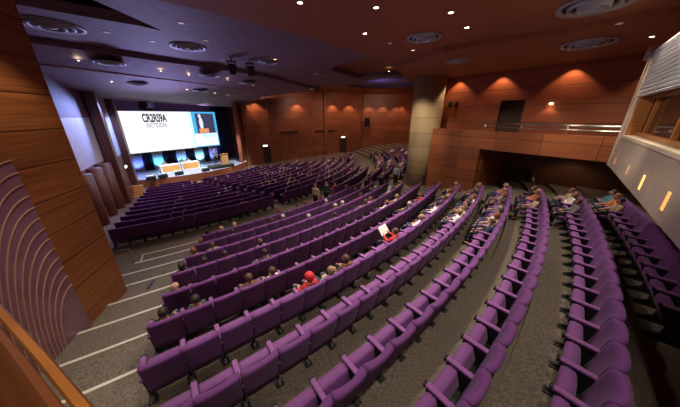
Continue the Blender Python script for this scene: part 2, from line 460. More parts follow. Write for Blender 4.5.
for u, v, h, t in FARX:
    s = nearest(u, v, taken, ('left',)); taken[id(s)] = 1
    people.append((s, h, t, 'navy', 0, f'{HW[h]} person in {t}', False))
for s in vis:
    if id(s) in taken: continue
    p = 0
    if s['block'] == 'right':
        p = .20 + .34*min(1, max(0, (s['u']-205)/110))
        if s['r'] >= 10: p *= .45
    elif s['block'] == 'left': p = .05 if s['u'] > 175 else 0
    elif s['block'] == 'wing': p = .62
    elif s['block'] == 'mid': p = .5
    elif s['block'] == 'upper' and s['r'] <= -3 and s['u'] > 300: p = .22
    elif s['block'] == 'upper' and s['r'] in (-6, -5): p = .12
    if random.random() < p and len(people) < 296:
        taken[id(s)] = 1
        h = random.choices(HAIRN, HAIRW)[0]; t = random.choices(COLN, COLW)[0]
        people.append((s, h, t, random.choice(['navy', 'black', 'charcoal']), random.choice([0, 1, 2]), f'{HW[h]} person in {t}', s['block'] == 'upper'))

BLK = {'left': 'left block of the stalls', 'right': 'right block of the stalls', 'mid': '', 'wing': 'side block behind the column', 'upper': ''}
def place_words(s):
    k, n = s['k'], s['n']
    if s['block'] == 'upper':
        if s['r'] <= 0: return f"{ORD(k+1)} from the stair aisle, {s['rowname']}"
        if k <= n//2: return f"{ORD(s['kb'])} up from the photo's lower edge, {s['rowname']}"
        return f"{ORD(n-k)} from the balcony end, {s['rowname']}"
    if s['block'] == 'left': return f"{ORD(k+1)} from the side wall, {s['rowname']}"
    if s['block'] == 'right': return f"{ORD(k+1)} past the centre aisle, {s['rowname']}"
    if s['block'] == 'mid': return f"{ORD(k+1)} along, {s['rowname']} by the column"
    return f"{ORD(k+1)} along, {s['rowname']} beyond the column"
from collections import defaultdict
rows = defaultdict(list)
for s in vis: rows[(s['block'], s['r'])].append(s)
for rs in rows.values():
    rs.sort(key=lambda s: s['k'])
    for q, s in enumerate(rs): s['kb'] = q+1
vis.sort(key=lambda s: s['f'])
solo, rest = vis[:300], vis[300:]
for s in solo:
    occ = id(s) in taken
    where = place_words(s)
    grp = f"purple seats in {s['rowname']}" + (', wall block' if s['block'] == 'left' else ', far block' if s['block'] == 'right' else '')
    make_seat(s['p'], s['rz'], ('occupied seat, ' if occ else 'purple seat, ') + where, grp, occ, s['last'])
def low_seats(lst):
    V, Fc, MI = [], [], []
    bmL = bmesh.new()
    def up():
        bm = bmesh.new()
        P = [(.20, .22), (.08, .66), (.004, .92), (.05, .95), (.12, .91), (.18, .65), (.255, .24)]
        def fn(x, y, z):
            yc = .055 + (.95-z)*.26; fr = y > yc
            if abs(x) > .9: y = yc+(y-yc)*.6; z = .58+(z-.58)*.97
            y += (.07 if fr else .04)*x*x
            return Vector((x*.270, y, z))
        shell(bm, [-1, -.86, 0, .86, 1], P, fn, 0)
        n0 = len(bm.faces)
        rbox(bm, (0, .48, .465), (.46, .10, .29)); rbox(bm, (-PW, .345, .622), (.07, .45, .05))
        bm.faces.ensure_lookup_table()
        n1 = len(bm.faces)
        for f in bm.faces[n0:n1]: f.material_index = 1
        rbox(bm, (-PW, .580, .62), (.08, .035, .07)); rbox(bm, (-PW, .38, .30), (.04, .28, .60)); rbox(bm, (0, .36, .29), (.42, .2, .10))
        bm.faces.ensure_lookup_table()
        for f in bm.faces[n1:]: f.material_index = 2
        bmesh.ops.recalc_face_normals(bm, faces=bm.faces)
        bm.verts.index_update()
        r = [v.co.copy() for v in bm.verts], [([v.index for v in f.verts], f.material_index) for f in bm.faces]
        bm.free(); return r
    tv, tf = up()
    for s in lst:
        m = Matrix.Translation(s['p']) @ Matrix.Rotation(s['rz'], 4, 'Z'); b = len(V)
        V += [m @ v for v in tv]
        for f, mi in tf: Fc.append([b+q for q in f]); MI.append(mi)
    me = D.meshes.new('stalls_seats'); me.from_pydata(V, [], Fc)
    for m in (M['purple'], M['purple_lit'], M['black']): me.materials.append(m)
    me.polygons.foreach_set('material_index', MI)
    return me
o = obj('stalls_seating', low_seats(rest), None)
tag(o, 'rows of purple seats filling the stalls down towards the stage', 'seats', None, 'stuff')

# ------------------------------------------------------------------ people
SKIN = noisy('skin', (.50, .27, .19), (.56, .31, .22), 8, .55)
HAIRC = {'dark': (.018, .012, .010), 'brown': (.07, .032, .015), 'auburn': (.16, .055, .025), 'grey': (.32, .30, .28), 'blond': (.24, .15, .07), 'redcap': (.55, .02, .02), 'bald': (.46, .25, .17)}
HM = {k: noisy('hair ' + k, v, tuple(min(1, c*1.35) for c in v), 60, .6) for k, v in HAIRC.items()}
CLOC = {'paleblue': (.26, .33, .48), 'black': (.012, .012, .014), 'navy': (.02, .028, .07), 'charcoal': (.05, .05, .055), 'grey': (.22, .22, .23), 'brown': (.13, .065, .035), 'white': (.70, .68, .66), 'beige': (.48, .36, .24), 'red': (.50, .025, .022), 'pink': (.50, .22, .22), 'teal': (.07, .20, .24), 'blue': (.06, .16, .55), 'orange': (.58, .22, .06)}
CM = {k: noisy('cloth ' + k, v, tuple(min(1, c*1.2) for c in v), 30, .85) for k, v in CLOC.items()}
EYE = mat('dark eye', (.01, .008, .008), .2)
SHOE = mat('black shoe leather', (.015, .012, .012), .4)

def skin(name, verts, edges, radii, mats, sub=1, root=0):
    me = D.meshes.new(name); me.from_pydata(verts, edges, [])
    o = D.objects.new(name, me); C.objects.link(o)
    o.modifiers.new('s', 'SKIN').use_smooth_shade = True
    if sub: o.modifiers.new('u', 'SUBSURF').levels = sub
    lay = me.skin_vertices[0].data
    for k, r in enumerate(radii):
        lay[k].radius = r if isinstance(r, tuple) else (r, r); lay[k].use_root = (k == root)
    dg = bpy.context.evaluated_depsgraph_get(); dg.update()
    out = D.meshes.new_from_object(o.evaluated_get(dg)); out.name = name
    out.materials.clear()
    for m in mats: out.materials.append(m)
    D.objects.remove(o); D.meshes.remove(me)
    return out
class G:
    def __init__(s): s.v, s.e, s.r = [], [], []
    def chain(s, pts, start=None):
        ids = []; prev = start
        for p, r in pts:
            s.v.append(p); s.r.append(r); k = len(s.v)-1
            if prev is not None: s.e.append((prev, k))
            prev = k; ids.append(k)
        return ids
def seated(pose):
    """joint positions of a seated figure, +y is where it faces"""
    lean = {0: -.03, 1: -.05, 2: .02, 3: .03, 4: .02}[pose]
    J = dict(pel=(0, .42, .52), wai=(0, .365+lean*.3, .64), che=(0, .31+lean*.7, .77), nb=(0, .275+lean, .885), nk=(0, .285+lean, .935),
             hd=(0, .315+lean*1.1, 1.02))
    for sx, n in ((-1, 'L'), (1, 'R')):
        J['sh'+n] = (sx*.165, .285+lean, .825)
        if pose == 4 and n == 'R': J['el'+n] = (sx*.27, .35, 1.10); J['wr'+n] = (sx*.24, .41, 1.36)
        elif pose == 3: J['el'+n] = (sx*.24, .46, .68); J['wr'+n] = (sx*.15, .66, .82)
        elif pose == 1: J['el'+n] = (sx*.235, .41, .65); J['wr'+n] = (sx*.05, .51, .68)
        else: J['el'+n] = (sx*.245, .38+lean, .65); J['wr'+n] = (sx*.15, .60, .63)
        J['hp'+n] = (sx*.10, .44, .52); J['kn'+n] = (sx*.13, .84, .53); J['an'+n] = (sx*.13, .84 + (.06 if pose == 1 else 0), .10); J['to'+n] = (sx*.145, 1.0, .045)
    return J
def standing():
    J = dict(pel=(0, 0, .93), wai=(0, .0, 1.08), che=(0, 0, 1.27), nb=(0, -.01, 1.43), nk=(0, 0, 1.49), hd=(0, .03, 1.60))
    for sx, n in ((-1, 'L'), (1, 'R')):
        J['sh'+n] = (sx*.18, 0, 1.39); J['el'+n] = (sx*.235, -.02, 1.12); J['wr'+n] = (sx*.23, .06, .88)
        J['hp'+n] = (sx*.095, 0, .90); J['kn'+n] = (sx*.105, .01, .50); J['an'+n] = (sx*.11, -.02, .10); J['to'+n] = (sx*.13, .14, .045)
    return J
def lerp(a, b, t): return tuple(a[k]+(b[k]-a[k])*t for k in range(3))
def add_hand(g, wr, el, root, sx, curl=.5):
    d = (Vector(wr)-Vector(el)).normalized(); up = Vector((0, 0, 1)); side = d.cross(up)
    if side.length < .1: side = Vector((1, 0, 0))
    side.normalize(); nrm = side.cross(d).normalized()
    w = Vector(wr); pm = w + d*.05
    ids = g.chain([(tuple(pm), (.026, .018))], root)
    for q, (o, ln) in enumerate(((-.026, .062), (-.009, .072), (.009, .067), (.026, .052))):
        b = w + d*.085 + side*o; k1 = b + d*ln*.5 - nrm*ln*.15*curl; k2 = k1 + d*ln*.4 - nrm*ln*.5*curl
        g.chain([(tuple(b), .0095), (tuple(k1), .0085), (tuple(k2), .007)], ids[0])
    inn = side*(-sx)
    if inn.x*sx > 0: inn = -inn
    t0 = w + d*.03 + inn*.03; t1 = t0 + d*.03 + inn*.022; t2 = t1 + d*.028 - nrm*.008
    g.chain([(tuple(t0), .012), (tuple(t1), .010), (tuple(t2), .008)], ids[0])
def body_mesh(J, fem=1):
    g = G()
    t = g.chain([(J['pel'], (.13, .11)), (J['wai'], (.115, .09)), (J['che'], (.135, .10)), (J['nb'], (.07, .06)), (J['nk'], .052), (J['hd'], (.078, .095)), (tuple(Vector(J['hd'])+Vector((0, -.005, .07))), (.062, .075))])
    hd = Vector(J['hd'])
    g.chain([(tuple(hd+Vector((0, .085, -.055))), (.038, .03))], t[5])            # chin and jaw
    g.chain([(tuple(hd+Vector((0, .118, -.012))), (.013, .012))], t[5])           # nose
    for sx in (-1, 1): g.chain([(tuple(hd+Vector((sx*.088, -.01, -.005))), (.010, .022))], t[5])   # ears
    for sx, n in ((-1, 'L'), (1, 'R')):
        a = g.chain([(J['sh'+n], .058), (J['el'+n], .042), (lerp(J['el'+n], J['wr'+n], .5), .037), (J['wr'+n], .027)], t[2])
        add_hand(g, J['wr'+n], J['el'+n], a[-1], sx)
        g.chain([(J['hp'+n], .095), (lerp(J['hp'+n], J['kn'+n], .6), .075), (J['kn'+n], .058), (lerp(J['kn'+n], J['an'+n], .35), .055), (J['an'+n], .036), (J['to'+n], (.038, .028))], t[0])
    return skin('body', g.v, g.e, g.r, [SKIN], 1)
def top_mesh(J):
    g = G()
    t = g.chain([(J['pel'], (.148, .128)), (J['wai'], (.135, .11)), (J['che'], (.155, .12)), (J['nb'], (.085, .075))])
    for sx, n in ((-1, 'L'), (1, 'R')):
        g.chain([(J['sh'+n], .075), (lerp(J['sh'+n], J['el'+n], .6), .062), (J['el'+n], .056), (lerp(J['el'+n], J['wr'+n], .9), .042)], t[2])
    return skin('top', g.v, g.e, g.r, [CM['navy']], 1)
def leg_mesh(J):
    g = G()
    t = g.chain([(J['pel'], (.150, .118))])
    for sx, n in ((-1, 'L'), (1, 'R')):
        g.chain([(J['hp'+n], .112), (lerp(J['hp'+n], J['kn'+n], .6), .09), (J['kn'+n], .074), (lerp(J['kn'+n], J['an'+n], .5), .066), (lerp(J['kn'+n], J['an'+n], .95), .055)], t[0])
    return skin('trousers', g.v, g.e, g.r, [CM['black']], 1)
def shoe_mesh(J, n):
    a, t = Vector(J['an'+n]), Vector(J['to'+n]); d = Vector((t.x-a.x, t.y-a.y, 0)).normalized()
    bm = bmesh.new(); m3 = Matrix(((d.y, d.x, 0), (-d.x, d.y, 0), (0, 0, 1)))
    rbox(bm, (a.x+d.x*.07, a.y+d.y*.07, .042), (.095, .27, .085), .03, m3, 2)
    return to_mesh('shoe', bm, SHOE, True)
def hair_mesh(J, kind):
    hd = Vector(J['hd']); bm = bmesh.new()
    bmesh.ops.create_icosphere(bm, subdivisions=3, radius=1)
    for v in list(bm.verts):
        c = v.co
        low = -.30 if kind == 'short' else -.95
        if c.y > .30 and c.z < .42: c.z = max(c.z, .42); c.y = min(c.y, .86)
        if c.z < low: c.z = low
        sc = Vector((.090, .112, .112))
        if kind == 'long' and c.z < -.2: sc = Vector((.094, .100, .17))
        if kind == 'hood': sc = Vector((.108, .125, .125))
        v.co = hd + Vector((c.x*sc.x, c.y*sc.y - .022, c.z*sc.z + .022))
    return to_mesh('hair', bm, HM['dark'], True)
def eye_mesh(J):
    bm = bmesh.new(); hd = Vector(J['hd'])
    for sx in (-1, 1): bmesh.ops.create_icosphere(bm, subdivisions=1, radius=.010, matrix=Matrix.Translation(hd+Vector((sx*.032, .094, .012))))
    return to_mesh('eyes', bm, EYE, True)
PRO = {}
for p in range(5):
    J = seated(p)
    PRO[p] = dict(J=J, body=body_mesh(J), top=top_mesh(J), leg=leg_mesh(J), shL=shoe_mesh(J, 'L'), shR=shoe_mesh(J, 'R'),
                  short=hair_mesh(J, 'short'), long=hair_mesh(J, 'long'), hood=hair_mesh(J, 'hood'), eyes=eye_mesh(J))
Js = standing()
PRO['s'] = dict(J=Js, body=body_mesh(Js), top=top_mesh(Js), leg=leg_mesh(Js), shL=shoe_mesh(Js, 'L'), shR=shoe_mesh(Js, 'R'), short=hair_mesh(Js, 'short'), long=hair_mesh(Js, 'long'), eyes=eye_mesh(Js))
def paint(o, m):
    o.material_slots[0].link = 'OBJECT'; o.material_slots[0].material = m
def make_person(p, loc, rz, hair, top, leg, label, group, long=False, scale=1):
    P = PRO[p]
    t = D.objects.new('person', P['body']); C.objects.link(t); t.location = loc; t.rotation_euler = (0, 0, rz); t.scale = (scale,)*3
    tag(t, label, 'person', group)
    paint(link('top', P['top'], t), CM[top]); paint(link('trousers', P['leg'], t), CM[leg])
    link('shoe', P['shL'], t); link('shoe', P['shR'], t); link('eyes', P['eyes'], t)
    if hair == 'redcap': paint(link('hood', P['hood'], t), HM['redcap'])
    elif hair != 'bald': paint(link('hair', P['long' if long else 'short'], t), HM[hair])
    return t
# small far figures: one continuous body with clothes and hair as areas of it
def far_mesh(p):
    J = PRO[p]['J']; g = G()
    hd = Vector(J['hd'])
    t = g.chain([(J['pel'], (.145, .12)), (J['wai'], (.135, .105)), (J['che'], (.155, .115)), (J['nb'], (.08, .07)), (J['nk'], .055), (J['hd'], (.085, .10)), (tuple(hd+Vector((0, -.01, .085))), (.065, .08))])
    for sx, n in ((-1, 'L'), (1, 'R')):
        g.chain([(J['sh'+n], .075), (J['el'+n], .055), (J['wr'+n], .038), (lerp(J['el'+n], J['wr'+n], 1.45), .035)], t[2])
        g.chain([(J['hp'+n], .11), (J['kn'+n], .075), (J['an'+n], .05), (J['to'+n], .04)], t[0])
    me = skin('person', g.v, g.e, g.r, [SKIN, HM['dark'], CM['navy'], CM['black']], 1)
    for f in me.polygons:
        c = f.center
        w = min((Vector(J['wr'+n]) - c).length for n in 'LR')
        if c.z > hd.z-.13: f.material_index = 1 if (c.z > hd.z+.05 or c.y < hd.y-.015) and c.z > hd.z-.07 else 0
        elif w < .10 and c.y > .45: f.material_index = 0
        elif c.z > .62 or (c.y < .50 and c.z > .58): f.material_index = 2
        else: f.material_index = 3
    return me
FAR = {p: far_mesh(p) for p in (0, 1, 2)}
def far_person(p, loc, rz, hair, top, leg, label, group):
    o = D.objects.new('person', FAR[p]); C.objects.link(o); o.location = loc; o.rotation_euler = (0, 0, rz)
    for k, m in ((1, HM[hair]), (2, CM[top]), (3, CM[leg])):
        o.material_slots[k].link = 'OBJECT'; o.material_slots[k].material = m
    return tag(o, label, 'person', group)
for (s, hair, top, leg, pose, words, near) in people:
    wp = place_words(s)
    lab = f'{words}, {wp}'
    lw = lab.split()
    grp = {'upper': 'people seated in the upper tier', 'left': 'people seated in the stalls', 'right': 'people seated in the stalls', 'wing': 'people seated in the far side block', 'mid': 'people seated beside the column'}[s['block']]
    rz = s['rz'] + random.uniform(-.12, .12)
    if near:
        t = make_person(pose, s['p'], s['rz'], hair, top, leg, lab, grp, long=(hair in ('auburn', 'blond') or random.random() < .25), scale=random.uniform(.93, .98))
        if pose == 3:
            m = Matrix.Rotation(s['rz'], 4, 'Z')
            bm = bmesh.new()
            rbox(bm, (0, 0, 0), (.42, .006, .30), 0, Matrix.Rotation(rad(-35), 3, 'X'))
            q = obj('paper', bm, M['paper']); q.location = s['p'] + m @ Vector((-.02, .74, .90)); q.rotation_euler = (0, 0, s['rz'])
            tag(q, 'open white sheet of paper held up by the person in red', 'paper')
    else: far_person(pose if pose in FAR else 0, s['p'], s['rz'], hair, top, leg, lab, grp)

# people on their feet
make_person('s', W(4.15, 17.0, -row_h(-4)), rad(140), 'dark', 'paleblue', 'black', 'person in a pale blue shirt standing beside the beige column', None)
for (x, y, hz, tp, lb) in ((-1.5, 13.9, 'auburn', 'beige', 'auburn-haired person in beige standing at the cross aisle'), (-.85, 14.5, 'dark', 'charcoal', 'dark-haired person in charcoal standing at the cross aisle')):
    make_person('s', W(x, y, -5.585), rad(150), hz, tp, 'black', lb, None)

# ------------------------------------------------------------------ wood for each wall
def wd(name, p0, p1, **k):
    d = (Vector(p1)-Vector(p0)).normalized(); return wood(name, k.pop('c1', WO1), k.pop('c2', WO2), d=(d.x, d.y), **k)

# right side: balcony wall line P(t)
BP, BD = Vector((7.7, 13.2)), Vector((2.9, -3.96))
BU = BD.normalized(); BN = Vector((-BU.y, BU.x))        # BN points away from the seats
def bp(t, off=0): q = BP + BD*t + BN*off; return (q.x, q.y)
mw = wd('red brown veneer boards of the side wall', bp(0), bp(1), ph=.62, z0=ZO-1.75, pw=1.9, off=.3, c1=(.21, .060, .022), c2=(.36, .115, .042))
struct(obj('wall_right', ribbon([bp(-.62), bp(0)], -6.2, -.77, .4), mw))
struct(obj('wall_right_jamb', ribbon([bp(0, .4), bp(0, 3.2)], -6.2, -1.75, -.1), mw))
bm = ribbon([bp(0), bp(1.75)], -1.75, -.77, .12); 
fas = obj('balcony_front', bm, mw); struct(fas, 'wood clad balcony front under the chrome rail', 'balcony')
bm = ribbon([bp(-.62, .1), bp(1.75, .1)], -1.72, -1.45, 3.3); struct(obj('balcony_floor', bm, M['dark_room']))
mu = wd('red brown veneer boards of the upper wall', bp(0), bp(1), ph=.85, z0=ZO-1.2, pw=30, off=2.0, c1=(.24, .058, .022), c2=(.36, .098, .038))
def hole_wall(name, t0, t1, off, z0, z1, holes, m, th=.25):
    bm = bmesh.new(); L0 = BD.length
    m3 = Matrix(((BU.x, BN.x, 0), (BU.y, BN.y, 0), (0, 0, 1)))
    def box(a, b, za, zb):
        q = BP + BD*((a+b)/2) + BN*(off+th/2)
        rbox(bm, W(q.x, q.y, (za+zb)/2), ((b-a)*L0, th, zb-za), 0, m3)
    cur = t0
    for (a, b, zt) in holes:
        box(cur, a, z0, z1); box(a, b, zt, z1); cur = b
    box(cur, t1, z0, z1)
    return obj(name, bm, m)
struct(hole_wall('wall_balcony_back', -1.25, 1.9, 2.0, -1.5, 2.55, [(-.05, .19, .80)], mu))
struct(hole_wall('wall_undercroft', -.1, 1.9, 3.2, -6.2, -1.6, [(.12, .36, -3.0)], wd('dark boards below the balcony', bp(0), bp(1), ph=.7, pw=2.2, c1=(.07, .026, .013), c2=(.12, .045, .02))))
# dark doors in both walls
def dark_door(name, t0, t1, off, z0, z1):
    bm = bmesh.new(); m3 = Matrix(((BU.x, BN.x, 0), (BU.y, BN.y, 0), (0, 0, 1)))
    q = BP + BD*((t0+t1)/2) + BN*(off+.2)
    rbox(bm, W(q.x, q.y, (z0+z1)/2), ((t1-t0)*BD.length, .06, z1-z0), 0, m3)
    d = obj(name, bm, M['dark_room']); struct(d)
    bm = bmesh.new(); q = BP + BD*(t0+(t1-t0)*.85) + BN*(off+.15); rbox(bm, W(q.x, q.y, z0+1.0), (.03, .05, .2), .005, m3)
    obj('door_handle', bm, M['steel'], d)
dark_door('door_1', -.05, .19, 2.0, -1.45, .80)
dark_door('door_2', .12, .36, 3.2, -5.0, -3.0)
# rail on the balcony front
t = thing('balcony_rail', 'long chrome handrail along the top of the right balcony front', 'handrail', W(*bp(.8, .06), -.77))
def rel(o, root): o.location = -root.location
for name, z, r in (('top_rail', -.40, .042), ('lower_rail', -.57, .022)):
    bm = bmesh.new(); a, b = bp(-.02, .06), bp(1.75, .06); tube(bm, [W(a[0], a[1], z), W(b[0], b[1], z)], r, 10)
    rel(obj(name, bm, M['steel'], t, True), t)
for k in range(6):
    bm = bmesh.new(); q = bp(.0+.34*k, .06); tube(bm, [W(q[0], q[1], -.80), W(q[0], q[1], -.40)], .026, 8)
    rel(obj('post', bm, M['steel'], t, True), t)

# beige column at the end of the balcony
bm = bmesh.new()
n = 40
def colring(z, s): return [bm.verts.new(W(5.9+s*.98*math.cos(2*PI*q/n), 17.15+s*.98*math.sin(2*PI*q/n), z)) for q in range(n)]
rings = [colring(-6.2, 1), colring(2.6, 1)]
for q in range(n): bm.faces.new([rings[0][q], rings[0][(q+1) % n], rings[1][(q+1) % n], rings[1][q]])
bm.faces.new(rings[-1]); bm.faces.new(rings[0][::-1])
M['column'] = wood('beige stone cladding', (.42, .31, .19), (.48, .36, .225), ph=.95, z0=.35, pw=50, off=-20, rough=.6, seam=(.16, .11, .065), grain=.3)
struct(obj('column', bm, M['column'], None, True), 'broad round beige column at the end of the balcony', 'column')

# bracket with two wall spots beside the column
bq = Vector((7.55, 16.9))
t = thing('wall_spot_bracket', 'pale bracket with two small dark lamps on the wall beside the column', 'wall light', W(bq.x, bq.y, .72))
bm = bmesh.new(); rbox(bm, (0, 0, .16), (.75, .06, .10), .01); obj('bracket', bm, M['beige'], t)
for sx in (-.2, .2):
    bm = bmesh.new(); rbox(bm, (sx, -.12, -.02), (.22, .24, .30), .03, Matrix.Rotation(rad(-20), 3, 'X')); obj('lamp_head', bm, M['black'], t)
t.rotation_euler = (0, 0, math.atan2(BU.y, BU.x))
# little lit wall lamp
q = BP + BD*.42 + BN*1.93
t = thing('wall_lamp', 'small lit lamp on the wall above the balcony rail', 'wall lamp', W(q.x, q.y, .62), math.atan2(BU.y, BU.x))
bm = bmesh.new(); rbox(bm, (0, .03, 0), (.16, .08, .10), .01); obj('housing', bm, M['steel'], t)
bm = bmesh.new(); rbox(bm, (0, 0, -.07), (.12, .07, .04), .008); obj('lamp_glass', bm, M['lamp'], t)

# ------------------------------------------------------------------ projection booth
K1, K2 = Vector((8.08, 7.06)), Vector((3.78, 2.27))
KD = (K2-K1).normalized(); KN = Vector((-KD.y, KD.x))
if KN.dot(Vector((CX, CY))-K1) > 0: KN = -KN               # KN points away from the stage
def kp(s, off, z): q = K1 + KD*s + KN*off; return W(q.x, q.y, z)
KL = 11.0
booth = thing('projection_booth', 'beige projection booth jutting out over the back rows, with a dark window', 'projection booth', kp(5, 1, -1.4))
def kbox(bm, s0, s1, o0, o1, z0, z1):
    vs = [bm.verts.new(kp(s, o, z)) for z in (z0, z1) for (s, o) in ((s0, o0), (s1, o0), (s1, o1), (s0, o1))]
    for f in ((0, 1, 2, 3), (4, 5, 6, 7), (0, 1, 5, 4), (1, 2, 6, 5), (2, 3, 7, 6), (3, 0, 4, 7)): bm.faces.new([vs[k] for k in f])
def kpart(name, boxes, m, parent=None):
    bm = bmesh.new()
    for b in boxes: kbox(bm, *b)
    o = obj(name, bm, m, parent or booth)
    rel(o, booth)
    return o
kpart('booth_wall', [(0, KL, 0, .25, -1.4, -.56), (0, .45, 0, .25, -.56, 1.56), (.45, KL, .10, .25, .50, 1.56), (0, .25, .25, 3.2, -1.4, 1.56), (0, KL, .25, 3.2, -1.4, -1.25), (0, KL, .25, 3.2, 1.44, 1.56), (0, KL, 3.0, 3.2, -1.25, 1.6)], M['beige'])
kpart('window_sill', [(.45, KL, -.03, .30, -.56, -.49)], noisy('pale sill', (.60, .50, .36), (.66, .55, .40), 3, .5))
fr = kpart('window_frame', [(.45, .62, .02, .34, -.49, .46), (1.25, 1.34, .20, .32, -.49, .46), (3.4, 3.5, .20, .32, -.49, .46), (.55, KL, .20, .34, -.49, -.41), (.55, KL, .20, .34, .40, .50)], M['frame_wood'])
kpart('window_pane', [(.6, KL, .26, .28, -.44, .46)], M['glass'])
bm = bmesh.new(); z = .44
while z < 1.50:
    vs = [kp(.45, .0, z), kp(.45, -.045, z+.03), kp(.45, .0, z+.062), kp(.45, .03, z+.062), kp(.45, .03, z)]
    ve = [kp(KL, .0, z), kp(KL, -.045, z+.03), kp(KL, .0, z+.062), kp(KL, .03, z+.062), kp(KL, .03, z)]
    a = [bm.verts.new(p) for p in vs]; b = [bm.verts.new(p) for p in ve]
    bm.faces.new(a); bm.faces.new(b[::-1])
    for k in range(5): bm.faces.new([a[k], a[(k+1) % 5], b[(k+1) % 5], b[k]])
    z += .09
kbox(bm, .45, KL, -.03, .05, 1.43, 1.52)
sh = obj('shutter', bm, M['shutter'], booth); rel(sh, booth)
kpart('shutter_gap_shade', [(.45, KL, .05, .09, .44, 1.5)], M['dark_room'], None)  # dark sheet behind the slats puts shade into their gaps
kpart('edge_trim', [(-.05, .07, -.03, .02, -1.4, 1.56)], noisy('pale edge trim', (.55, .43, .30), (.62, .5, .36), 3, .5))
kpart('cable_bracket', [(.0, .30, -.12, -.03, 1.50, 1.62), (.0, .06, -.12, -.04, 1.35, 1.54)], M['steel'])
for (s, z, h, m) in ((.87, -1.16, .085, 'slot_dim'), (2.63, -1.12, .10, 'slot_dim'), (4.01, -1.12, .13, 'slot'), (5.42, -1.10, .13, 'slot_mid')):
    kpart('slot_light', [(s-.05, s+.05, -.008, .02, z-h, z+h)], M[m])
# wall beneath and behind the booth
arc = [pol(39.6, t) for t in (-62, -56, -50, -44, -38, -33.5)]
struct(obj('wall_back', ribbon(arc[::-1], -4.5, 2.6, .3), wd('dark back wall boards', arc[0], arc[-1], ph=.7, pw=2.2, c1=(.15, .05, .02), c2=(.25, .09, .035))))

# ------------------------------------------------------------------ left side: panelled wall with the arched ribs
A0, A1, A2 = (-6.55, 5.86), (-6.17, 4.40), (-5.15, .45)
mA = wd('orange brown veneer boards', A0, A1, ph=.705, z0=ZO-.29, pw=1.9, off=.2, c1=(.20, .060, .016), c2=(.39, .130, .038))
mB = wd('orange brown veneer boards beside the steps', A1, A2, ph=.705, z0=ZO-.29, pw=1.0, off=.0, c1=(.20, .060, .016), c2=(.39, .130, .038))
struct(obj('wall_left', ribbon([A0, A1], -6.2, 3.2, -.35), mA))
struct(obj('wall_left_return', ribbon([(-11.0, 7.6), A0], -6.2, 3.2, -.3), mA))
struct(obj('wall_left_near', ribbon([A1, A2], -6.2, 3.2, -.35), mB))
# arched ribs on the near wall: s along A1->A2, z down
ad = (Vector(A2)-Vector(A1)).normalized(); an = Vector((-ad.y, ad.x))
if an.dot(-Vector(A1)) < 0: an = -an
def ap(s, z, o): q = Vector(A1)+ad*s+an*o; return W(q.x, q.y, z)
M['panel_gloss'] = noisy('satin panel with violet sheen in colour', (.24, .11, .16), (.30, .15, .21), 2, .22)  # reflected violet stage light put into the panel's colour
M['rib'] = noisy('satin wood rib', (.50, .27, .17), (.58, .32, .21), 3, .3)
panel = thing('arched_wall_panel', 'satin panel of concentric arched ribs on the wall beside the wood rail', 'wall panel', ap(.6, -4.9, 0))
bm = bmesh.new()
def arc_pt(k, a):   # quarter arch k: a = 0 at the upright seam, a = 1 at its foot
    return   .03 + (1.75-.085*k)*math.sin(PI/2*a), -5.0 + (4.22-.235*k)*math.cos(PI/2*a)
na = 24
for k in range(1):
    top = [arc_pt(0, q/na) for q in range(na+1)]
    poly = top + [(.03, -5.0)]
    a = [bm.verts.new(ap(s, z, .02)) for s, z in poly]; b = [bm.verts.new(ap(s, z, .05)) for s, z in poly]
    bm.faces.new(a); bm.faces.new(b[::-1])
    for q in range(len(poly)): bm.faces.new([a[q], a[(q+1) % len(poly)], b[(q+1) % len(poly)], b[q]])
rel(obj('backing', bm, M['panel_gloss'], panel), panel)
for k in range(13):
    bm = bmesh.new(); pts = [arc_pt(k, q/na) for q in range(na+1)]
    sec = ((-.010, .05), (-.010, .065), (.010, .065), (.010, .05)); rg = []
    for q, (s, z) in enumerate(pts):
        s2, z2 = pts[min(q+1, na)]; s1, z1 = pts[max(q-1, 0)]; d = Vector((s2-s1, z2-z1)).normalized(); nn = Vector((-d.y, d.x))
        rg.append([bm.verts.new(ap(s+nn.x*w, z+nn.y*w, o)) for w, o in sec])
    for q in range(na):
        for w in range(4): bm.faces.new([rg[q][w], rg[q][(w+1) % 4], rg[q+1][(w+1) % 4], rg[q+1][w]])
    bm.faces.new(rg[0]); bm.faces.new(rg[-1][::-1])
    rel(obj('rib', bm, M['rib'], panel), panel)
# our own balcony's wood parapet, right under the camera
rd, rn = Vector((-.889, .458)), Vector((.458, .889))
par = thing('balcony_parapet', 'curved orange wood parapet rail in the bottom left corner', 'parapet', W(-.9, .45, -1.8))
bm = bmesh.new()
ring = []
for s, b in [(-.6, -.01), (0, 0), (.6, .005), (1.2, .0), (2.0, -.02), (2.8, -.06)]:
    q0 = rd*s
    sec = [(.026, -.83), (.026, -.79), (.030, -.775), (.050, -.775), (.056, -.79), (.056, -.83)]
    ring.append([bm.verts.new(W(q0.x+rn.x*(o+b), q0.y+rn.y*(o+b), z)) for o, z in sec])
for k in range(len(ring)-1):
    for q in range(6): bm.faces.new([ring[k][q], ring[k][(q+1) % 6], ring[k+1][(q+1) % 6], ring[k+1][q]])
bm.faces.new(ring[0]); bm.faces.new(ring[-1][::-1])
rel(obj('handrail_cap', bm, noisy('varnished orange wood', (.30, .10, .022), (.42, .16, .04), 4, .35, stretch=(1, 1, 6)), par), par)
bm = bmesh.new(); rg = []
for sv, b in [(-.6, 0), (2.8, -.05)]:
    q0 = rd*sv
    rg.append([bm.verts.new(W(q0.x+rn.x*(o+b), q0.y+rn.y*(o+b), z)) for o, z in ((.022, -.83), (.044, -.83), (.044, -1.95), (-.62, -1.95), (-.60, -1.85))])
for q in range(5): bm.faces.new([rg[0][q], rg[0][(q+1) % 5], rg[1][(q+1) % 5], rg[1][q]])
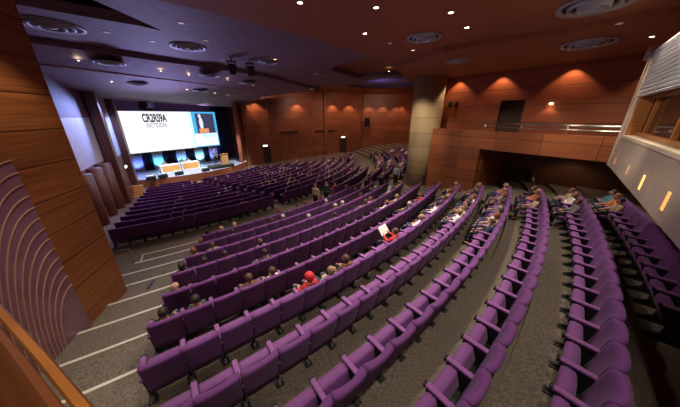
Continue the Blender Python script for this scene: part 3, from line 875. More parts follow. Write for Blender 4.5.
bm.faces.new(rg[0]); bm.faces.new(rg[-1][::-1])
rel(obj('parapet_board', bm, wd('brown parapet boards', (0, 0), (-.889, .458), ph=5, pw=6, c1=(.15, .045, .015), c2=(.22, .07, .025)), par), par)
# small steel guard by the corner of the left wall
t = thing('aisle_guard', 'thin steel guard frame at the foot of the left wall', 'handrail', W(-9.0, 7.7, -5.58))
pts = [(0, 0, 0), (0, 0, .62), (.62, .45, .62), (.62, .45, 0)]
bm = bmesh.new(); tube(bm, [(0, 0, .62), (.62, .45, .62)], .022); obj('rail', bm, M['steel'], t)
for q in (0, 3):
    bm = bmesh.new(); tube(bm, [pts[q], (pts[q][0], pts[q][1], .62)], .018); obj('post', bm, M['steel'], t)

# ------------------------------------------------------------------ far left: wall beside the stalls
LW = [(-11.0, 7.9), (-13.3, 11.2), (-15.6, 14.9), (-17.1, 18.4), (-19.0, 20.9)]
mL = wd('boards of the stalls side wall', LW[0], LW[2], ph=.7, pw=2.5, c1=(.15, .055, .03), c2=(.26, .10, .05))
struct(obj('wall_stalls_left', ribbon(LW, -6.3, -2.9, .4), mL))
struct(obj('wall_stalls_left_clad', ribbon(LW, -2.9, -.12, .38), M['litwall']))
struct(obj('wall_stalls_left_top', ribbon(LW, -.12, 3.6, .4), noisy('plaster with violet light in it', (.22, .15, .17), (.27, .19, .21), 4, .7)))  # mauve puts the violet light on this wall into its colour
bm = ribbon([(p[0]+.55, p[1]-.35) for p in LW[:4]], -6.3, -5.25, .5); struct(obj('wall_stalls_ledge', bm, wd('ledge boards', LW[0], LW[2], ph=2, pw=3, c1=(.20, .08, .045), c2=(.30, .12, .06))))
def pil(name, x, y, r, z0, z1, m, sq=False):
    bm = bmesh.new()
    if sq: rbox(bm, W(x, y, (z0+z1)/2), (r*2, r*1.6, z1-z0), .03, frame2(LW[1], LW[2]))
    else: lathe(bm, [(r, z0+ZO), (r, z1+ZO), (.01, z1+ZO+.01)], 20, (x, y, 0))
    return struct(obj(name, bm, m, None, not sq))
mp = noisy('brown red pilaster veneer', (.085, .026, .016), (.13, .042, .025), 3, .45, stretch=(6, 6, .4))
pil('pilaster', -14.55, 13.75, .36, -6.2, -2.9, mp); pil('pilaster', -15.35, 15.2, .36, -6.2, -2.9, mp); pil('pilaster', -13.5, 12.1, .36, -6.2, -2.9, mp)
pil('pilaster_tall', -15.9, 16.45, .34, -6.2, 3.2, mp, True)
pil('proscenium_jamb', -18.0, 19.9, .36, -6.2, 3.0, mp, True)
# stage side door with its lit sign and the steps up to the stage
bm = bmesh.new(); rbox(bm, W(-17.10, 18.62, -3.80), (.6, .08, .25), .01, frame2(LW[2], LW[4]))
s_ = obj('exit_sign', bm, M['black']); tag(s_, 'small lit exit sign over the door left of the stage', 'exit sign')
bm = bmesh.new(); rbox(bm, W(-17.045, 18.585, -3.80), (.54, .03, .19), 0, frame2(LW[2], LW[4])); obj('sign_face', bm, M['sign'], s_)
bm = bmesh.new()
for k in range(5):
    q = Vector((-16.35, 17.75)) + Vector((-.45, .89))*(.28*k)
    rbox(bm, W(q.x, q.y, -6.17+.075*(k+1)), (.85, .28, .15*(k+1)), .008, frame2((0, 0), (.89, .45)))
st = obj('stage_steps', bm, M['oak']); struct(st, 'light wood steps up to the left side of the stage', 'steps')

# ------------------------------------------------------------------ stage
S0, SE = Vector((-20.7, 23.5)), Vector((.582, .813)); SN = Vector((.813, -.582))   # screen plane: along SE, facing SN
def sp(t, off, z=0): q = S0+SE*t+SN*off; return W(q.x, q.y, z)
def sp2(t, off): q = S0+SE*t+SN*off; return (q.x, q.y)
front = [pol(10.0, t) for t in [-70+5*k for k in range(15)]]
poly = front + [sp2(12.5, -1.2), sp2(-3, -1.2)]
bm = bmesh.new(); prism(bm, poly, -6.2, -5.42)
mS = wood('stage front veneer', (.28, .09, .03), (.42, .15, .055), ph=1.2, z0=0, d=(.58, .81), pw=1.6)
stg = struct(obj('stage', bm, mS), 'low curved stage with a wood front and grey floor', 'stage')
bm = bmesh.new(); prism(bm, [pol(9.96, t) for t in [-70+5*k for k in range(15)]] + [sp2(12.5, -1.2), sp2(-3, -1.2)], -5.42, -5.40)
struct(obj('stage_floor', bm, M['stage_floor']))
def sbox(bm, t0, t1, o0, o1, z0, z1):
    vs = [bm.verts.new(sp(t, o, z)) for z in (z0, z1) for (t, o) in ((t0, o0), (t1, o0), (t1, o1), (t0, o1))]
    for f in ((0, 1, 2, 3), (4, 5, 6, 7), (0, 1, 5, 4), (1, 2, 6, 5), (2, 3, 7, 6), (3, 0, 4, 7)): bm.faces.new([vs[k] for k in f])
bm = bmesh.new(); sbox(bm, -4, 16, -1.5, -1.2, -5.5, 3.6); struct(obj('wall_stage_back', bm, noisy('dark plum stage back wall', (.12, .065, .10), (.15, .085, .13), 4, .9)))
# screen with its projected picture
scr = thing('projection_screen', 'large bright projection screen hanging above the stage', 'screen', sp(4.6, 0, -3.55))
def spart(name, t0, t1, z0, z1, off, m, th=.02, parent=scr):
    bm = bmesh.new(); sbox(bm, t0, t1, off, off+th, z0, z1); o = obj(name, bm, m, parent); rel(o, scr); return o
def em(name, col, s=1): return mat(name, (.02, .02, .02), .9, emit=col, estr=s, spec=0)
EM = dict(white=em('projected white', (.93, .95, 1.0), 1.05), cyan=em('projected cyan', (.08, .50, .95), .9), dark=em('projected dark grey', (.05, .05, .10), 1), text=em('projected dark text', (.02, .02, .03), 1),
          text2=em('projected grey text', (.12, .12, .14), 1), skin=em('projected face', (.75, .80, .95), 1), lect=em('projected lectern', (.75, .33, .16), 1), pale=em('projected pale blue', (.62, .90, .98), 1.05))
spart('frame', -.08, 9.2, -3.63, .48, -.06, M['black'], .06)
spart('slide', 0, 9.12, -3.55, .40, 0, EM['white'])
spart('slide_edge', 6.35, 9.12, -3.55, .40, .02, EM['cyan'], .004)
spart('slide_edge', 6.05, 6.35, -3.55, .40, .02, EM['pale'], .004)
spart('video_picture', 6.75, 8.85, -2.0, .22, .026, EM['dark'], .004)
spart('video_band', 6.35, 9.0, -3.45, -2.0, .026, EM['white'], .004)
spart('video_band', 7.2, 8.85, -2.55, -2.02, .031, EM['pale'], .004)
bm = bmesh.new()
for (t, z, rt, rz_) in ((7.22, -.05, .16, .22), (7.30, -.85, .22, .70)):
    vs = [bm.verts.new(sp(t+rt*math.cos(2*PI*q/18), .034, z+rz_*math.sin(2*PI*q/18))) for q in range(18)]; bm.faces.new(vs)
rel(obj('video_speaker', bm, EM['skin'], scr), scr)
spart('video_lectern', 6.95, 8.05, -1.95, -1.45, .036, EM['lect'], .003)
def text(s, t, z, size, m, squeeze=1, bold=False):
    cu = D.curves.new('slide_lettering', 'FONT'); cu.body = s; cu.size = size; cu.extrude = .002; cu.align_x = 'LEFT'; cu.space_character = .95
    tmp = D.objects.new('slide_lettering', cu); C.objects.link(tmp)
    if bold: cu.offset = .035
    dg = bpy.context.evaluated_depsgraph_get(); me = D.meshes.new_from_object(tmp.evaluated_get(dg)); D.objects.remove(tmp)
    me.materials.clear(); me.materials.append(m)
    o = D.objects.new('slide_lettering', me); C.objects.link(o); o.parent = scr
    mw = Matrix(((SE.x*squeeze, 0, SN.x, 0), (SE.y*squeeze, 0, SN.y, 0), (0, 1, 0, 0), (0, 0, 0, 1)))
    o.matrix_local = Matrix.Translation(sp(t, .03, z) - scr.location) @ mw
    return o
text('CR2RS9A', 1.72, -.60, 1.08, EM['text'], .50, True)
text('(NCTIDIDN)', 1.90, -1.16, .64, EM['text2'], .55)
# drapes below the screen: lit white cloths between blue black ones
def drape(name, t0, t1, z0, z1, off, m, label, group=None, amp=.05, folds=None):
    bm = bmesh.new(); n = max(8, int((t1-t0)*16)); a = []
    for k in range(n+1):
        t = t0+(t1-t0)*k/n; o = off + amp*math.sin(k*1.7)
        a.append([bm.verts.new(sp(t, o, z0)), bm.verts.new(sp(t, o, z1)), bm.verts.new(sp(t, o-.03, z1)), bm.verts.new(sp(t, o-.03, z0))])
    for k in range(n):
        for q in range(4): bm.faces.new([a[k][q], a[k][(q+1) % 4], a[k+1][(q+1) % 4], a[k+1][q]])
    bm.faces.new(a[0]); bm.faces.new(a[-1][::-1])
    return tag(obj(name, bm, m, None, True), label, 'drape', group)
lit_t = [(-.15, .85), (1.75, 2.7), (4.0, 5.0), (6.0, 7.0), (7.7, 8.7)]
drk_t = [(.85, 1.75), (2.7, 4.0), (5.0, 6.0), (7.0, 7.7)]
for k, (a, b) in enumerate(lit_t): drape('stage_cloth', a, b, -5.40, -3.45, -.25, M['drape_light'], f'white stage cloth lit blue under the screen, {ORD(k+1)} from the left', 'lit cloths under the screen', .03)
for k, (a, b) in enumerate(drk_t): drape('stage_drape', a+.03, b-.03, -5.40, -3.45, -.12, M['drape_dark'], f'black drape under the screen, {ORD(k+1)} dark one from the left', 'dark drapes under the screen')
drape('stage_drape', 8.75, 10.6, -5.40, 1.6, -.3, M['drape_dark'], 'tall blue black drape right of the screen', None)
drape('stage_drape', 10.65, 11.7, -5.40, 1.8, .9, M['drape_brown'], 'tall brown leg drape right of the screen, next to the dark one', None)
drape('stage_drape', 12.3, 13.3, -5.40, 1.8, 2.0, M['drape_brown'], 'tall brown leg drape at the right edge of the stage', None)
# tables with white cloths and oak fronts
for k, (a, lab) in enumerate(((0, 'long white panel table with bright oak front, nearer the left of the stage'), (1.85, 'white panel table with pale oak front, beside the lectern side'))):
    q = Vector((-17.45, 22.65)) + SE*a
    t = thing('panel_table', lab, 'table', W(q.x, q.y, -5.40), math.atan2(SE.y, SE.x), 'panel tables on the stage')
    bm = bmesh.new(); rbox(bm, (.88, .35, .76), (1.78, .78, .05), .01); obj('tabletop', bm, M['white_cloth'], t)
    bm = bmesh.new(); rbox(bm, (.88, -.01, .41), (1.76, .03, .80), .006); obj('cloth_front', bm, M['white_cloth'], t)
    bm = bmesh.new(); rbox(bm, (.88, -.035, .43), (1.54, .02, .56), .004); obj('oak_front', bm, M['table_oak'], t)
    for sx in (.04, 1.72):
        bm = bmesh.new(); rbox(bm, (sx, .35, .37), (.05, .68, .74), .006); obj('side_panel', bm, M['white_cloth'], t)
# panel members behind the tables
for k, (a, hz, tp, lb) in enumerate(((.75, 'auburn', 'pink', 'auburn-haired person in pink seated behind the left stage table'), (2.35, 'grey', 'beige', 'grey-haired person in beige seated behind the right stage table'), (2.95, 'blond', 'white', 'fair-haired person in white seated at the right end of the stage tables'))):
    q = Vector((-17.45, 22.65)) + SE*a - SN*1.15
    rz = math.atan2(SN.y, SN.x)-PI/2
    make_person(0, W(q.x, q.y, -5.40), rz, hz, tp, 'black', lb, None)
    t = thing('chair', f'black chair under the {"first" if k == 0 else "second" if k == 1 else "third"} panel member behind the stage tables', 'chair', W(q.x, q.y, -5.40), rz, 'chairs behind the stage tables')
    bm = bmesh.new(); rbox(bm, (0, .32, .43), (.46, .46, .06), .02); obj('seat', bm, M['black'], t)
    bm = bmesh.new(); rbox(bm, (0, .08, .72), (.44, .05, .45), .02); obj('backrest', bm, M['black'], t)
    for sx in (-.2, .2):
        for sy in (.12, .52):
            bm = bmesh.new(); tube(bm, [(sx, sy, 0), (sx, sy, .42)], .014); obj('leg', bm, M['steel'], t)
# lectern on a dark riser, speaker behind it
rz = math.atan2(SE.y, SE.x)
q = Vector((-13.2, 26.0))
t = thing('riser', 'low black riser under the lectern on the right of the stage', 'riser', W(q.x, q.y, -5.40), rz)
bm = bmesh.new(); rbox(bm, (0, .0, .17), (2.5, 1.1, .30), .02); obj('deck', bm, noisy('dark green black baize', (.02, .028, .02), (.03, .04, .03), 30, .9), t)
for sx in (-1.1, 1.1):
    for sy in (-.45, .45):
        bm = bmesh.new(); rbox(bm, (sx, sy, .01), (.1, .1, .03)); obj('foot', bm, M['black'], t)
q2 = q + SE*.45
t = thing('lectern', 'light oak lectern on the black riser', 'lectern', W(q2.x, q2.y, -5.08), rz)
bm = bmesh.new(); rbox(bm, (0, 0, .04), (.80, .5, .08), .01); obj('base', bm, M['oak'], t)
bm = bmesh.new(); rbox(bm, (0, -.05, .55), (.72, .34, .96), .015); obj('body', bm, M['oak'], t)
bm = bmesh.new(); rbox(bm, (0, 0, 1.08), (.84, .5, .05), .01, Matrix.Rotation(rad(-14), 3, 'X')); obj('reading_desk', bm, M['oak'], t)
bm = bmesh.new(); tube(bm, [(.1, .12, 1.08), (.1, -.0, 1.38)], .008); obj('microphone', bm, M['black'], t)
q3 = q - SE*.45 - SN*.1
make_person('s', W(q3.x, q3.y, -5.08), math.atan2(SN.y, SN.x)-PI/2, 'grey', 'grey', 'charcoal', 'grey-haired person in grey standing at the lectern on stage', None)
# floor monitors
for k, (x, y, lab) in enumerate(((-16.9, 20.5, 'black wedge monitor at the end of the stage front nearest the steps'), (-16.4, 21.3, 'black wedge monitor second from the stage steps'), (-15.6, 22.4, 'black wedge monitor in front of the bright oak fronted table'), (-13.9, 24.0, 'black wedge monitor between the tables and the lectern riser'))):
    t = thing('stage_monitor', lab, 'monitor', W(x, y, -5.40), rz, 'wedge monitors on the stage')
    bm = bmesh.new(); P = [(-.22, 0), (.22, 0), (.22, .12), (-.08, .38), (-.22, .30)]
    a = [bm.verts.new((-.33, y_, z_)) for y_, z_ in P]; b = [bm.verts.new((.33, y_, z_)) for y_, z_ in P]; bm.faces.new(a); bm.faces.new(b[::-1])
    for w in range(5): bm.faces.new([a[w], a[(w+1) % 5], b[(w+1) % 5], b[w]])
    obj('cabinet', bm, M['black'], t)
    bm = bmesh.new(); rbox(bm, (0, .075, .262), (.58, .02, .32), 0, Matrix.Rotation(rad(-41), 3, 'X') @ Matrix.Rotation(rad(90-90), 3, 'X')); obj('grille', bm, M['vent_metal'], t)

# ------------------------------------------------------------------ far right wall of the stalls
FW = [(-11.9, 29.0), (-12.3, 30.6), (-10.2, 32.6), (-4.0, 36.4), (.3, 38.7), (3.2, 40.0), (3.6, 41.6)]
mF = wd('boards of the far side wall', FW[2], FW[4], ph=.95, pw=2.1, c1=(.25, .080, .038), c2=(.38, .130, .062))
struct(obj('wall_far', ribbon(FW, -6.3, 3.4, .4), mF))
FW2 = [(3.6, 41.6), (9.5, 40.8), (13.5, 34), (14, 22)]
struct(obj('wall_far_side', ribbon(FW2, -6.3, 3.4, .4), mF))
def fw(t):  # along the straight far wall, t metres from its left end
    d = (Vector(FW[4])-Vector(FW[2])); Ld = d.length; d.normalize(); nn = Vector((d.y, -d.x)); return Vector(FW[2])+d*t, d, nn
Ld = (Vector(FW[4])-Vector(FW[2])).length
# pieces on the curved far wall
def on_far(u):   # point on the wall polyline at plan slope x/y = u
    for a, b in zip(FW[1:-1], FW[2:]):
        a, b = Vector(a), Vector(b); d = b-a; den = d.x - u*d.y
        k = (u*a.y - a.x)/den
        if -.001 <= k <= 1.001: q = a+d*k; d.normalize(); return q, d, Vector((d.y, -d.x))
def fbox(bm, q, d, nn, w, z0, z1, o0, o1):
    m3 = Matrix(((d.x, nn.x, 0), (d.y, nn.y, 0), (0, 0, 1))); c = q+nn*(o0+o1)/2
    rbox(bm, W(c.x, c.y, (z0+z1)/2), (w, o1-o0, z1-z0), 0, m3)
for k, sl in enumerate((-.388, -.284, -.06, .075)):
    q, d, nn = on_far(sl); bm = bmesh.new(); fbox(bm, q, d, nn, .5, -6.2, 3.3, 0, .35); struct(obj('pilaster_far', bm, mF))
for n_, sl, zf, w in ((3, -.311, -6.17, 1.2), (4, .012, -5.55, 1.2)):
    q, d, nn = on_far(sl); bm = bmesh.new(); fbox(bm, q, d, nn, w, zf, zf+2.1, .01, .07); dd = obj(f'door_{n_}', bm, M['dark_room']); struct(dd)
    bm = bmesh.new(); fbox(bm, q+d*.4, d, nn, .05, zf+.95, zf+1.15, .07, .11); obj('door_handle', bm, M['steel'], dd)
    bm = bmesh.new(); fbox(bm, q, d, nn, .7, zf+2.2, zf+2.5, .02, .12); sg = obj('exit_sign', bm, M['black']); tag(sg, 'lit exit sign over the far wall door ' + ('nearest the stage' if n_ == 3 else 'at the end of the cross aisle'), 'exit sign', 'exit signs on the far wall')
    bm = bmesh.new(); fbox(bm, q, d, nn, .6, zf+2.25, zf+2.45, .12, .14); obj('sign_face', bm, M['sign'], sg)
for n_, sl in ((5, -.228), (6, -.19), (7, -.085), (8, -.04)):
    q, d, nn = on_far(sl); bm = bmesh.new(); fbox(bm, q, d, nn, 1.25, -6.1, -2.3, .01, .06)
    dd = obj(f'door_{n_}', bm, mF); struct(dd)
    bm = bmesh.new(); fbox(bm, q, d, nn, 1.3, -2.3, -2.05, .02, .2); obj('door_head', bm, M['dark_room'], dd)
# loudspeaker on the far wall, beyond the column
t = thing('wall_loudspeaker', 'black loudspeaker high on the far wall left of the column', 'loudspeaker', W(4.3, 39.6, -1.7), rad(30))
bm = bmesh.new(); rbox(bm, (0, 0, .7), (.7, .55, 1.35), .03); obj('cabinet', bm, M['black'], t)
bm = bmesh.new(); rbox(bm, (0, -.29, .7), (.6, .03, 1.2), .01); obj('grille', bm, M['vent_dark'], t)
bm = bmesh.new(); rbox(bm, (0, .9, .7), (.1, 1.4, .1)); obj('bracket', bm, M['black'], t)

# ------------------------------------------------------------------ ceilings
def sector(R0, R1, t0, t1, z0, z1, n=40):
    bm = bmesh.new(); rg = []
    for k in range(n+1):
        t = t0+(t1-t0)*k/n
        rg.append([bm.verts.new(W(*pol(R, t), z)) for R, z in ((R0, z0), (R0, z1), (R1, z1), (R1, z0))])
    for k in range(n):
        for q in range(4): bm.faces.new([rg[k][q], rg[k][(q+1) % 4], rg[k+1][(q+1) % 4], rg[k+1][q]])
    bm.faces.new(rg[0]); bm.faces.new(rg[-1][::-1])
    return bm
struct(obj('ceiling', sector(28.75, 50, -95, -18, 2.5, 2.9), M['ceil_rear']))
def catmull(pts, n=5):
    out = []
    P = [pts[0]] + list(pts) + [pts[-1]]
    for k in range(1, len(P)-2):
        p0, p1, p2, p3 = [Vector(q) for q in P[k-1:k+3]]
        for q in range(n):
            t = q/n; out.append(tuple(.5*((2*p1)+(-p0+p2)*t+(2*p0-5*p1+4*p2-p3)*t*t+(-p0+3*p1-3*p2+p3)*t**3)))
    out.append(tuple(pts[-1])); return out
# lower soffit band along the right wall
bm = bmesh.new(); prism(bm, [(2.9, 14.0), (4.02, 10.6), (5.5, 9.4), (6.79, 8.61), (8.3, 6.99), (9.5, 4.5), (14.5, 5), (14, 12), (9.5, 18), (5.2, 19.5)], 2.32, 2.55); struct(obj('ceiling_soffit', bm, M['ceil_rear']))
# big forward ceiling plate with the tapering slot, rounded right end
FP = catmull([(-12.6, 9.4), (-11.99, 10.99), (-11.11, 12.68), (-9.68, 14.57), (-7.54, 16.84), (-5.75, 19.4), (-4.3, 23.4), (-2.2, 27.0), (.2, 27.3), (1.35, 24.2), (1.1, 21.04), (-.59, 17.53), (1.9, 13.6)], 4)
plate = FP + [(2.6, 12.2), (.2, 9.0), (-2.0, 6.3), (-4.2, 3.5), (-5.9, 4.6), (-6.5, 7.68), (-6.44, 8.59), (-6.37, 10.11), (-6.79, 9.6), (-7.91, 8.74), (-8.75, 8.04), (-9.6, 7.3)]
bm = bmesh.new(); prism(bm, plate, 2.85, 3.15); bmesh.ops.triangulate(bm, faces=[f for f in bm.faces if len(f.verts) > 4]); struct(obj('ceiling_plate', bm, M['ceil_fwd']))
R2r = [(-12.6, 10.0), (-11.2, 11.5), (-9.5, 13.7), (-7.5, 16.0), (-5.6, 18.9), (-4.4, 22.8), (-3.2, 27.5), (-4.6, 31.0)]
R2f = [(-13.6, 10.9), (-12.1, 12.9), (-11.07, 14.9), (-9.75, 17.6), (-9.0, 20.6), (-8.9, 23.6), (-9.3, 26.84), (-8.5, 28.8)]
R3f = [(-17.6, 15.5), (-16.6, 17.6), (-16.0, 20.2), (-15.8, 23.0), (-15.5, 26.0), (-15.0, 29.0), (-13.6, 31.0), (-11.5, 31.2)]
def ruled(a, b, za, zb, th):
    bm = bmesh.new(); a, b = catmull(a, 4), catmull(b, 4); rg = []
    n = len(a)
    for k in range(n):
        z0 = za; z1 = zb if not isinstance(zb, tuple) else zb[0]+(zb[1]-zb[0])*k/(n-1)
        rg.append([bm.verts.new(W(*a[k], z0)), bm.verts.new(W(*a[k], z0+th)), bm.verts.new(W(*b[k], z1+th)), bm.verts.new(W(*b[k], z1))])
    for k in range(n-1):
        for q in range(4): bm.faces.new([rg[k][q], rg[k][(q+1) % 4], rg[k+1][(q+1) % 4], rg[k+1][q]])
    bm.faces.new(rg[0]); bm.faces.new(rg[-1][::-1]); return bm
struct(obj('ceiling_ring', ruled(R2r, R2f, 2.62, 2.05, .22), M['ceil_fwd']))
R3r = [(p[0]-.05, p[1]+.05) for p in R2f]
struct(obj('ceiling_proscenium', ruled(R3r, R3f, 2.12, (1.22, 1.08), .25), M['ceil_fwd']))
def edge_tube(name, pts, z, r, m):
    bm = bmesh.new(); p = catmull(pts, 4); tube(bm, [W(q[0], q[1], (z if not isinstance(z, tuple) else z[0]+(z[1]-z[0])*k/(len(p)-1))) for k, q in enumerate(p)], r, 6); return struct(obj(name, bm, m, None, True))
M['cove'] = noisy('cove lip paled for its light', (.50, .36, .36), (.56, .42, .42), 3, .5)  # lighter colour stands in for the light along the cove edges
edge_tube('trim_9', R2f, 2.06, .06, M['cove']); edge_tube('trim_10', R3f, (1.2, 1.06), .07, M['cove'])
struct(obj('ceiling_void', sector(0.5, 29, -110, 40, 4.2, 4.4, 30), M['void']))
struct(obj('ceiling_side', sector(19.5, 52, -44, 32, 3.2, 3.5, 24), M['ceil_rear']))
bm = bmesh.new(); lathe(bm, [(0.01, 3.10+ZO), (4.3, 3.10+ZO), (4.3, 2.95+ZO), (4.5, 2.95+ZO), (4.5, 3.2+ZO)], 40, (4.3, 25.2, 0))
struct(obj('ceiling_recess', bm, M['ceil_fwd']))

# ceiling vents
def vent(x, y, z, r, label):
    t = thing('ceiling_vent', label, 'vent', W(x, y, z), 0, 'round ceiling vents')
    bm = bmesh.new(); lathe(bm, [(.001, -.01), (r*.96, -.01)], 32); obj('throat', bm, M['vent_dark'], t)
    for k, (a, b) in enumerate(((1.0, .84), (.70, .58), (.44, .33))):
        bm = bmesh.new(); dz = -.03-.035*k
        rg = lathe(bm, [(r*a, -.012), (r*a*.985, dz-.03), (r*b, dz), (r*b*.99, -.012)], 32)
        obj('ring', bm, M['vent_metal'], t, True)
    bm = bmesh.new(); rr = lathe(bm, [(r*.17, -.012), (r*.17, -.10), (.001, -.11)], 24); obj('hub', bm, M['vent_metal'], t, True)
VENTS = [(2.85, 9.47, 2.5, .56, 'round slotted ceiling vent in the brown ceiling, above the column'), (6.1, 6.95, 2.5, .72, 'big round ceiling vent in the brown ceiling, cut by the top of the photo'),
 (5.31, 12.17, 2.32, .5, 'small round vent in the soffit, right of the column top'), (8.51, 9.48, 2.32, .75, 'round vent in the soffit above the balcony wall lamp'),
 (-9.7, 9.49, 2.85, .85, 'large round vent in the ceiling plate, next to the wood wall'), (-6.67, 12.11, 2.85, .72, 'large round vent mid way along the ceiling plate'), (-4.09, 15.34, 2.85, .55, 'round vent in the ceiling plate, third from the left'), (-1.45, 19.36, 2.85, .55, 'round vent in the ceiling plate, at its far end'),
 (-10.9, 12.75, 2.36, .62, 'round vent in the middle ceiling ring, nearest the left wall'), (-8.0, 16.3, 2.32, .6, 'round vent in the middle ceiling ring, second from the left'), (-7.0, 19.9, 2.32, .6, 'round vent in the middle ceiling ring, farthest from the left wall'),
 (-12.5, 16.2, 1.86, .55, 'round vent in the ceiling ring over the stage, left one'), (-10.9, 20.3, 1.84, .55, 'round vent in the ceiling ring over the stage, right one')]
for v in VENTS: vent(*v)

# downlights
def downlight(x, y, z, m, label, r=.085, n_=None):
    t = thing('downlight', label, 'downlight', W(x, y, z), 0, 'recessed ceiling downlights')
    bm = bmesh.new(); lathe(bm, [(r*1.45, -.002), (r*1.45, -.018), (r, -.022), (r*.95, -.004)], 20); obj('trim_ring', bm, M['vent_metal'], t, True)
    bm = bmesh.new(); lathe(bm, [(.0005, -.015), (r*.97, -.012)], 20); obj('lamp_glass', bm, M[m], t)
DL = [(-.94, 6.84, 2.5, 'lamp'), (.89, 7.11, 2.5, 'lamp'), (.81, 9.06, 2.5, 'lamp'), (1.84, 10.18, 2.5, 'lamp_dim'), (2.97, 11.16, 2.5, 'lamp_orange'), (2.86, 7.41, 2.5, 'lamp'), (3.83, 8.51, 2.5, 'lamp'), (7.48, 7.6, 2.32, 'lamp_dim'), (9.75, 8.71, 2.32, 'lamp'), (3.52, 19.18, 2.98, 'lamp')]
for k, (x, y, z, m) in enumerate(DL):
    downlight(x, y, z, m, f"{ {'lamp': 'bright', 'lamp_dim': 'dim', 'lamp_orange': 'orange'}[m]} recessed downlight in the brown rear ceiling, {ORD(k+1)} from the left", .062)
DF = [(-8.5, 10.18, 'lamp_dim'), (-5.2, 9.3, 'lamp_dim'), (-7.7, 11.38, 'lamp_dim'), (-5.42, 11.24, 'lamp_dim'), (-6.29, 14.6, 'lamp_dim'), (-3.5, 14.6, 'lamp_orange')]
for k, (x, y, m) in enumerate(DF): downlight(x, y, 2.85, m, f'dim recessed downlight in the violet-lit ceiling plate, {ORD(k+1)} from the left', .085)
D2 = [(-11.6, 12.0), (-9.8, 14.6), (-9.05, 15.9), (-7.7, 18.1), (-7.2, 21.5), (-6.9, 24.5)]
for k, (x, y) in enumerate(D2): downlight(x, y, 2.30, 'lamp', f'bright recessed downlight in the middle ceiling ring, {ORD(k+1)} from the left', .062)
D3 = [(-13.2, 15.2), (-12.2, 18.2), (-11.5, 19.6), (-10.9, 22.6), (-10.8, 24.8)]
for k, (x, y) in enumerate(D3): downlight(x, y, 1.82, 'lamp', f'bright recessed downlight in the ceiling ring over the stage, {ORD(k+1)} from the left', .07)

# black moving lights hanging from the ceiling plate
for k, (x, y, lab) in enumerate(((-5.75, 14.3, 'left one of the two black stage lamps hanging under the ceiling plate'), (-5.0, 14.9, 'right one of the two black stage lamps hanging under the ceiling plate'))):
    t = thing('hanging_stage_lamp', lab, 'stage lamp', W(x, y, 2.85), rad(25), 'black stage lamps under the ceiling')
    bm = bmesh.new(); tube(bm, [(0, 0, 0), (0, 0, -.18)], .03); obj('hanger', bm, M['black'], t)
    for sx in (-.20, .20):
        bm = bmesh.new(); rbox(bm, (sx, 0, -.32), (.04, .14, .42), .01); obj('yoke_arm', bm, M['black'], t)
    bm = bmesh.new(); rbox(bm, (0, 0, -.17), (.44, .2, .06), .01); obj('yoke', bm, M['black'], t)
    bm = bmesh.new(); rbox(bm, (0, .03, -.52), (.34, .36, .50), .08, Matrix.Rotation(rad(18), 3, 'X'), 2); obj('lamp_head', bm, M['black'], t)
t = thing('projector', 'small black projector hanging above the screen', 'projector', sp(2.3, 1.2, 1.9), rz)
bm = bmesh.new(); tube(bm, [(0, 0, 0), (0, 0, -.7)], .03); obj('hanger', bm, M['black'], t)
bm = bmesh.new(); rbox(bm, (0, 0, -.95), (.55, .6, .5), .04); obj('case', bm, M['black'], t)
bm = bmesh.new(); tube(bm, [(0, .28, -.95), (0, .36, -.95)], .1, 14); obj('lens', bm, M['glass'], t)

# ------------------------------------------------------------------ light
def spot(x, y, z, power, col=(1, .80, .56), angle=120, blend=.6, to=None, r=.06):
    l = D.lights.new('lamp', 'SPOT'); l.energy = power; l.color = col; l.spot_size = rad(angle); l.spot_blend = blend; l.shadow_soft_size = r
    o = D.objects.new('lamp', l); C.objects.link(o); o.location = W(x, y, z)
    if to is not None:
        d = W(*to) - o.location; o.rotation_euler = d.to_track_quat('-Z', 'Y').to_euler()
    return o
WARM = (1, .78, .55); CREAM = (1, .86, .70); BLUE = (.30, .38, 1.0); VIOLET = (.52, .42, 1.0)
K = 1.0
for (x, y, z, m) in DL:
    spot(x, y, z-.05, (400 if m == 'lamp' else 110)*K, CREAM, 92, .5)
# added lamps without fittings under the rear ceiling, ringed over the seats
for R_ in (36.9, 32.8, 29.8):
    for th in (-60, -56, -52, -48, -44, -40, -36):
        x, y = pol(R_, th); spot(x, y, 2.43, 235*K, CREAM, 88, .5)
# wall washers along the balcony back wall
for tt in (-.92, -.58, -.08, .52, 1.12):
    q = BP + BD*tt + BN*1.62; spot(q.x, q.y, 2.28, 80*K, (1, .66, .38), 100, .4, (q.x+BN.x*.12, q.y+BN.y*.12, -1))
q = BP + BD*.42 + BN*1.80; spot(q.x, q.y, .50, 12*K, (1, .7, .42), 120, .5, (q.x+.05, q.y+.05, -3))
q = BP + BD*.7 + BN*2.2; spot(q.x, q.y, -1.85, 30*K, (1, .68, .4), 140, .6)
# added spots, without fittings, that brighten the balcony front and the column
for (x, y, t_) in ((5.0, 12.6, -.25), (6.3, 10.2, .3), (7.6, 7.9, .9)):
    spot(x, y, 2.28, 330*K, CREAM, 75, .7, (*bp(t_), -1.6))
spot(2.6, 13.2, 2.2, 700*K, (1, .80, .54), 52, .7, (5.6, 17.0, -1.9))
for (x, y, tx, ty) in ((-6.0, 27.5, -9.0, 33.4), (-2.5, 30.5, -5.0, 35.8), (1.5, 32.0, .3, 38.7), (5.0, 33.0, 7.0, 41.0)):
    spot(x, y, 2.7, 400*K, (1, .62, .46), 95, .8, (tx, ty, -1.5))  # added spots that brighten the far wall
for (x, y, s_) in ((3.2, 6.6, 2.0), (1.8, 4.6, 4.6)):
    q = K1 + KD*s_; spot(x, y, 2.43, 300*K, CREAM, 52, .6, (q.x, q.y, .3))  # added spots that brighten the booth front
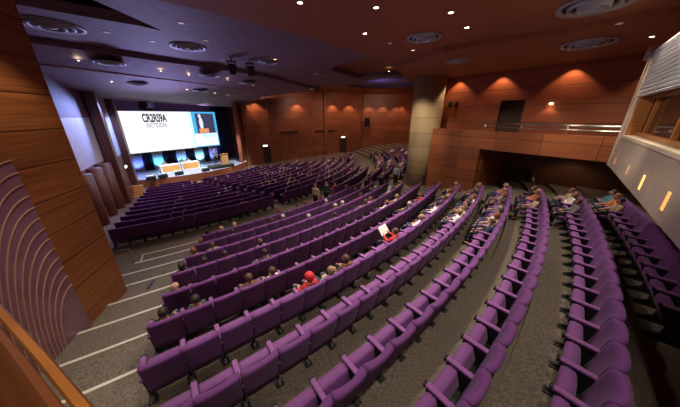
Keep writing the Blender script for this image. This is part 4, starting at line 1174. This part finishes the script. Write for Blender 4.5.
# forward ceiling: house lights over the stalls
for (x, y) in D2: spot(x, y, 2.18, 200*K, (1, .74, .66), 130, .7)
for (x, y) in D3: spot(x, y, 1.74, 200*K, (.90, .72, .90), 130, .7)
for (x, y) in ((-3.2, 19.5), (-2.2, 23.5), (-.8, 26.0), (3.5, 22.5), (6.0, 28), (3, 31)): spot(x, y, 2.75, 470*K, (1, .72, .54), 116, .6)
# washers on the far wall
for sl in (-.375, -.335, -.17, -.03, .035):
    q, d, nn = on_far(sl); spot(q.x+nn.x*.7, q.y+nn.y*.7, 2.0, 170*K, (1, .58, .36), 105, .6, (q.x+nn.x*.45, q.y+nn.y*.45, -3))
for (x, y) in ((4.6, 40.6), (6.8, 40.3), (9.0, 39.9), (11.0, 37.2)): spot(x, y, 2.2, 190*K, (1, .56, .32), 95, .5)
# stage lights: white wash on the platform, blue on cloths and the side wall; added spots on ceilings and header
for t_, pw, col in ((.8, 2600, (.62, .74, 1)), (3.2, 2000, (.8, .88, 1)), (5.6, 2200, (.8, .88, 1)), (8.6, 2300, (.9, .9, 1))):
    p = sp(t_, 6.0, 1.0); spot(p.x, p.y, 1.0, pw*K, col, 50, .6, tuple(Vector((*sp2(t_, 4.3), -5.4))))
for k, (a, b) in enumerate(lit_t):
    p = sp((a+b)/2, .55, -5.36); col = ((.10, .16, 1), (.10, .62, 1), (.12, .36, 1), (.25, .80, 1), (.10, .16, 1))[k]
    spot(p.x, p.y, -5.33, 170*K, col, 80, .7, tuple(Vector((*sp2((a+b)/2, -.3), -4.2))))
for (x, y, z, pw, to, col) in ((-15.2, 17.6, .7, 1300, (-14.4, 13.0, -1.6), (.30, .40, 1)), (-15.6, 19.6, .5, 900, (-17.5, 18.9, -1.6), (.32, .42, 1)),
                              (-15.5, 21.5, -3.6, 1000, (-8.0, 11.5, 2.9), (.36, .40, 1)), (-14.5, 23.5, -3.6, 550, (-5.5, 11.0, 2.9), VIOLET), (-14.0, 22.0, -3.8, 800, (-11.0, 17.0, 1.9), VIOLET),  # added spots floating over the stage to tint the ceilings
                              (*sp2(2.0, 3.4), .85, 160, (*sp2(2.0, -1.2), 1.0), VIOLET), (*sp2(7.0, 3.4), .85, 160, (*sp2(7.0, -1.2), 1.0), VIOLET)):  # added spots that brighten the wall above the screen
    spot(x, y, z, pw*K, col, 70 if z < 0 else 85, .9, to, .15)
spot(4.0, 25.0, 1.9, 60, (.25, .28, 1), 150, .6, (4.3, 25.3, 3.2), .3)
w = D.worlds.new('world'); bpy.context.scene.world = w; w.use_nodes = True
w.node_tree.nodes['Background'].inputs[0].default_value = (1, .70, .52, 1); w.node_tree.nodes['Background'].inputs[1].default_value = .12
vs = bpy.context.scene.view_settings
vs.view_transform = 'Standard'; vs.look = 'None'; vs.gamma = 1; vs.exposure = .15; vs.use_curve_mapping = False
bpy.context.scene.cycles.max_bounces = 8
print('SEATS', len(vis), 'PEOPLE', len(people))
